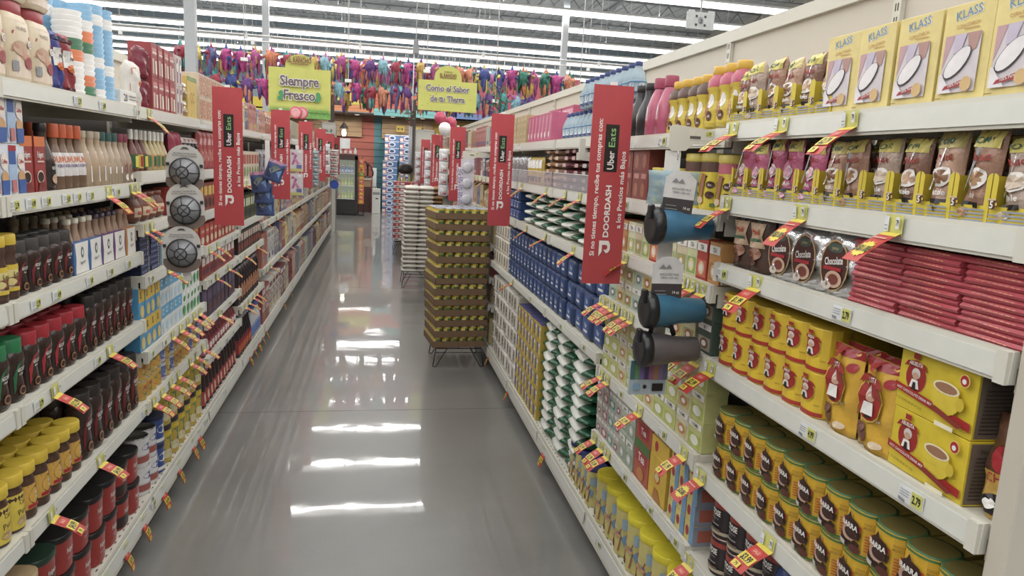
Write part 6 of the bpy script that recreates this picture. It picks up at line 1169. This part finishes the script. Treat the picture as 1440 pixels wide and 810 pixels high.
for k, (z, c, nm) in enumerate(((.456, '9bb83a', 'green'), (.816, '9bb83a', 'lime'), (1.156, '3f66b8', 'blue'))):
    for i in range(5):
        place(cbm['b0503a' if (i == 0 and k < 2) else c], (-.77-.17+.085*i, 20.28, z), 0, '%s drink bottle in the cooler, %s shelf, %s across' % ('orange' if (i == 0 and k < 2) else nm, ('lowest', 'middle', 'top')[k], nth(i)), 'drink bottle', 'bottles in the drinks cooler')
for i, c in enumerate(('c9b8bc', 'c25a6a', 'c25a6a', 'b8b8c4')):
    place(bottle(.04, .2, mat(c, .35), RED, mat('e6dcd8', .4), name='soda_bottle', n=10), (-.92+.13*i, 20.45, 1.66), 0, 'pink soda bottle standing on the cooler, %s across' % nth(i), 'bottle', 'soda bottles on the cooler')
# snack rack with hanging orange bags
t = thing('snack_rack', 'narrow black rack hung with snack bags beside the cooler', 'rack', (-.36, 20.3, 0)); m = MB(); m.tube([(-.07, 0, .02), (-.07, 0, 1.55)], .01, K, 6); m.tube([(.07, 0, .02), (.07, 0, 1.55)], .01, K, 6); m.box(-.09, .09, -.15, .15, 0, .02, K); m.box(-.085, .085, -.02, .02, 1.5, 1.56, mat('c9703a', .5)); part('frame', m, t)
sb = [packet(.165, .13, c, [('e', .5, .5, .3, .3, mat(d, .4))], 'snack_bag', .05, i) for i, (c, d) in enumerate((('cf6f33', 'd8b23a'), ('c75a3a', 'e0c9a0'), ('6a8a3a', 'd6a03a'), ('d0993a', 'b03a28')))]
for k in range(11): thing('snack_bag', 'orange snack bag on the narrow rack, %s from the top' % nth(k), 'snack bag', (-.36, 20.262, 1.40-.108*k), 0, 'snack bags on the rack', sb[(1, 0, 3, 2, 0, 1, 0, 1, 0, 1, 0)[k]])
# counter with machine
t = thing('service_counter', 'dark wood service counter with a pale top', 'counter', (-.22, 21.6, 0)); m = MB(); m.box(-.25, .12, 0, .6, 0, .75, mat('4a2c28', .6)); part('body', m, t); m = MB(); m.box(-.26, .13, -.03, .62, .95, 1.0, mat('b8b0a8', .4)); part('worktop', m, t); m = MB(); m.box(-.25, .12, -.005, .6, .75, .95, mat('a0785a', .6)); part('front_panel', m, t)
t = thing('juicer', 'black lever citrus press standing on the counter', 'juicer', (-.2, 21.7, 1.0)); m = MB(); m.lathe([(.09, 0), (.09, .03), (.05, .05)], K, 16); m.box(-.03, .03, .03, .09, .03, .42, K, .008); m.box(-.05, .05, -.1, .09, .36, .42, K, .01); part('body', m, t)
m = MB(); m.tube([(.02, 0, .4), (-.1, -.02, .5), (-.16, -.04, .62)], .016, K, 8); m.tube([(.02, 0, .4), (.1, -.02, .34), (.16, -.03, .16), (.14, -.03, .06)], .022, K, 8); part('lever', m, t)
for i in range(2): m = MB(); m.lathe([(.04, 0), (.055, .05), (.05, .09)], mat('c8c4c0', .3), 14); thing('steel_cup', 'small pale cup on the counter beside the press, %s' % ('outer', 'inner')[i], 'cup', (-.42+.0*i, 21.62+.14*i, 1.0), 0, None, m.mesh('steel_cup'))
t = thing('white_cart', 'white boxy bin unit standing before the teal wall', 'bin', (.06, 21.2, 0)); m = MB(); m.box(-.12, .12, 0, .3, .0, .72, mat('d4d3cc', .4), .01); m.box(-.1, .1, -.004, 0, .55, .62, GRY); m.box(-.02, .06, -.004, 0, .42, .45, DARK); part('body', m, t); m = MB()
for x in (-.09, -.03, .04, .09): m.box(x-.012, x+.012, .05, .08, .72, .78, DARK)
part('handle', m, t)
m = MB(); m.box(-.06, .06, -.05, .05, 0, 1.3, mat('d0d2d0', .4), .01); thing('upright_unit', 'slim white upright unit behind the boxy bin', 'upright unit', (.0, 21.9, 0), 0, None, m.mesh('white_pillar_unit'))
# blue water and diaper cartons
bc = carton('nappy_carton', .42, .3, .19, mat('4a6ea8', .5), [('e', .5, .5, .25, .35, mat('c9d4e4', .5)), ('e', .5, .5, .16, .22, mat('2f4a80', .5)), ('r', 0, .9, 1, 1, mat('d6dade', .5)), ('r', 0, 0, .3, .6, mat('c06a6a', .5)), ('r', 0, .1, .2, .5, mat('e0e0e0', .5))], bev=0)
for c, (x, n) in enumerate(((.50, 12), (.94, 12))):
    for k in range(n): place(bc, (x+(-.05 if k < 8 and c == 0 else 0), 22.0, k*.192), 0, 'blue and white carton, %s column, %s' % (('aisle', 'inner')[c], 'bottom' if k == 0 else 'topmost' if k == n-1 else nth(k)+' up'), 'carton', 'tower of blue cartons')
for i, x in enumerate((.75, 1.35)):
    m = MB(); m.box(-.12, .12, -.01, .01, -.09, .09, mat('d2b22e', .5)); m.decals(lambda u, v, o: ((u-.5)*.24, -.011-o, (v-.5)*.18), .24, .18, [('r', .15, .3, .85, .7, mat('5a4a1c', .5)), ('t', '10', .5, .5, .3, mat('e6d060', .5))]); thing('wall_plaque', 'small yellow sign on wood panel, %s' % ('nearer the teal wall', 'beside the lantern')[i].replace('nearer', 'above'), 'sign', (x, 22.4, 2.5), 0, None, m.mesh('wall_plaque'))
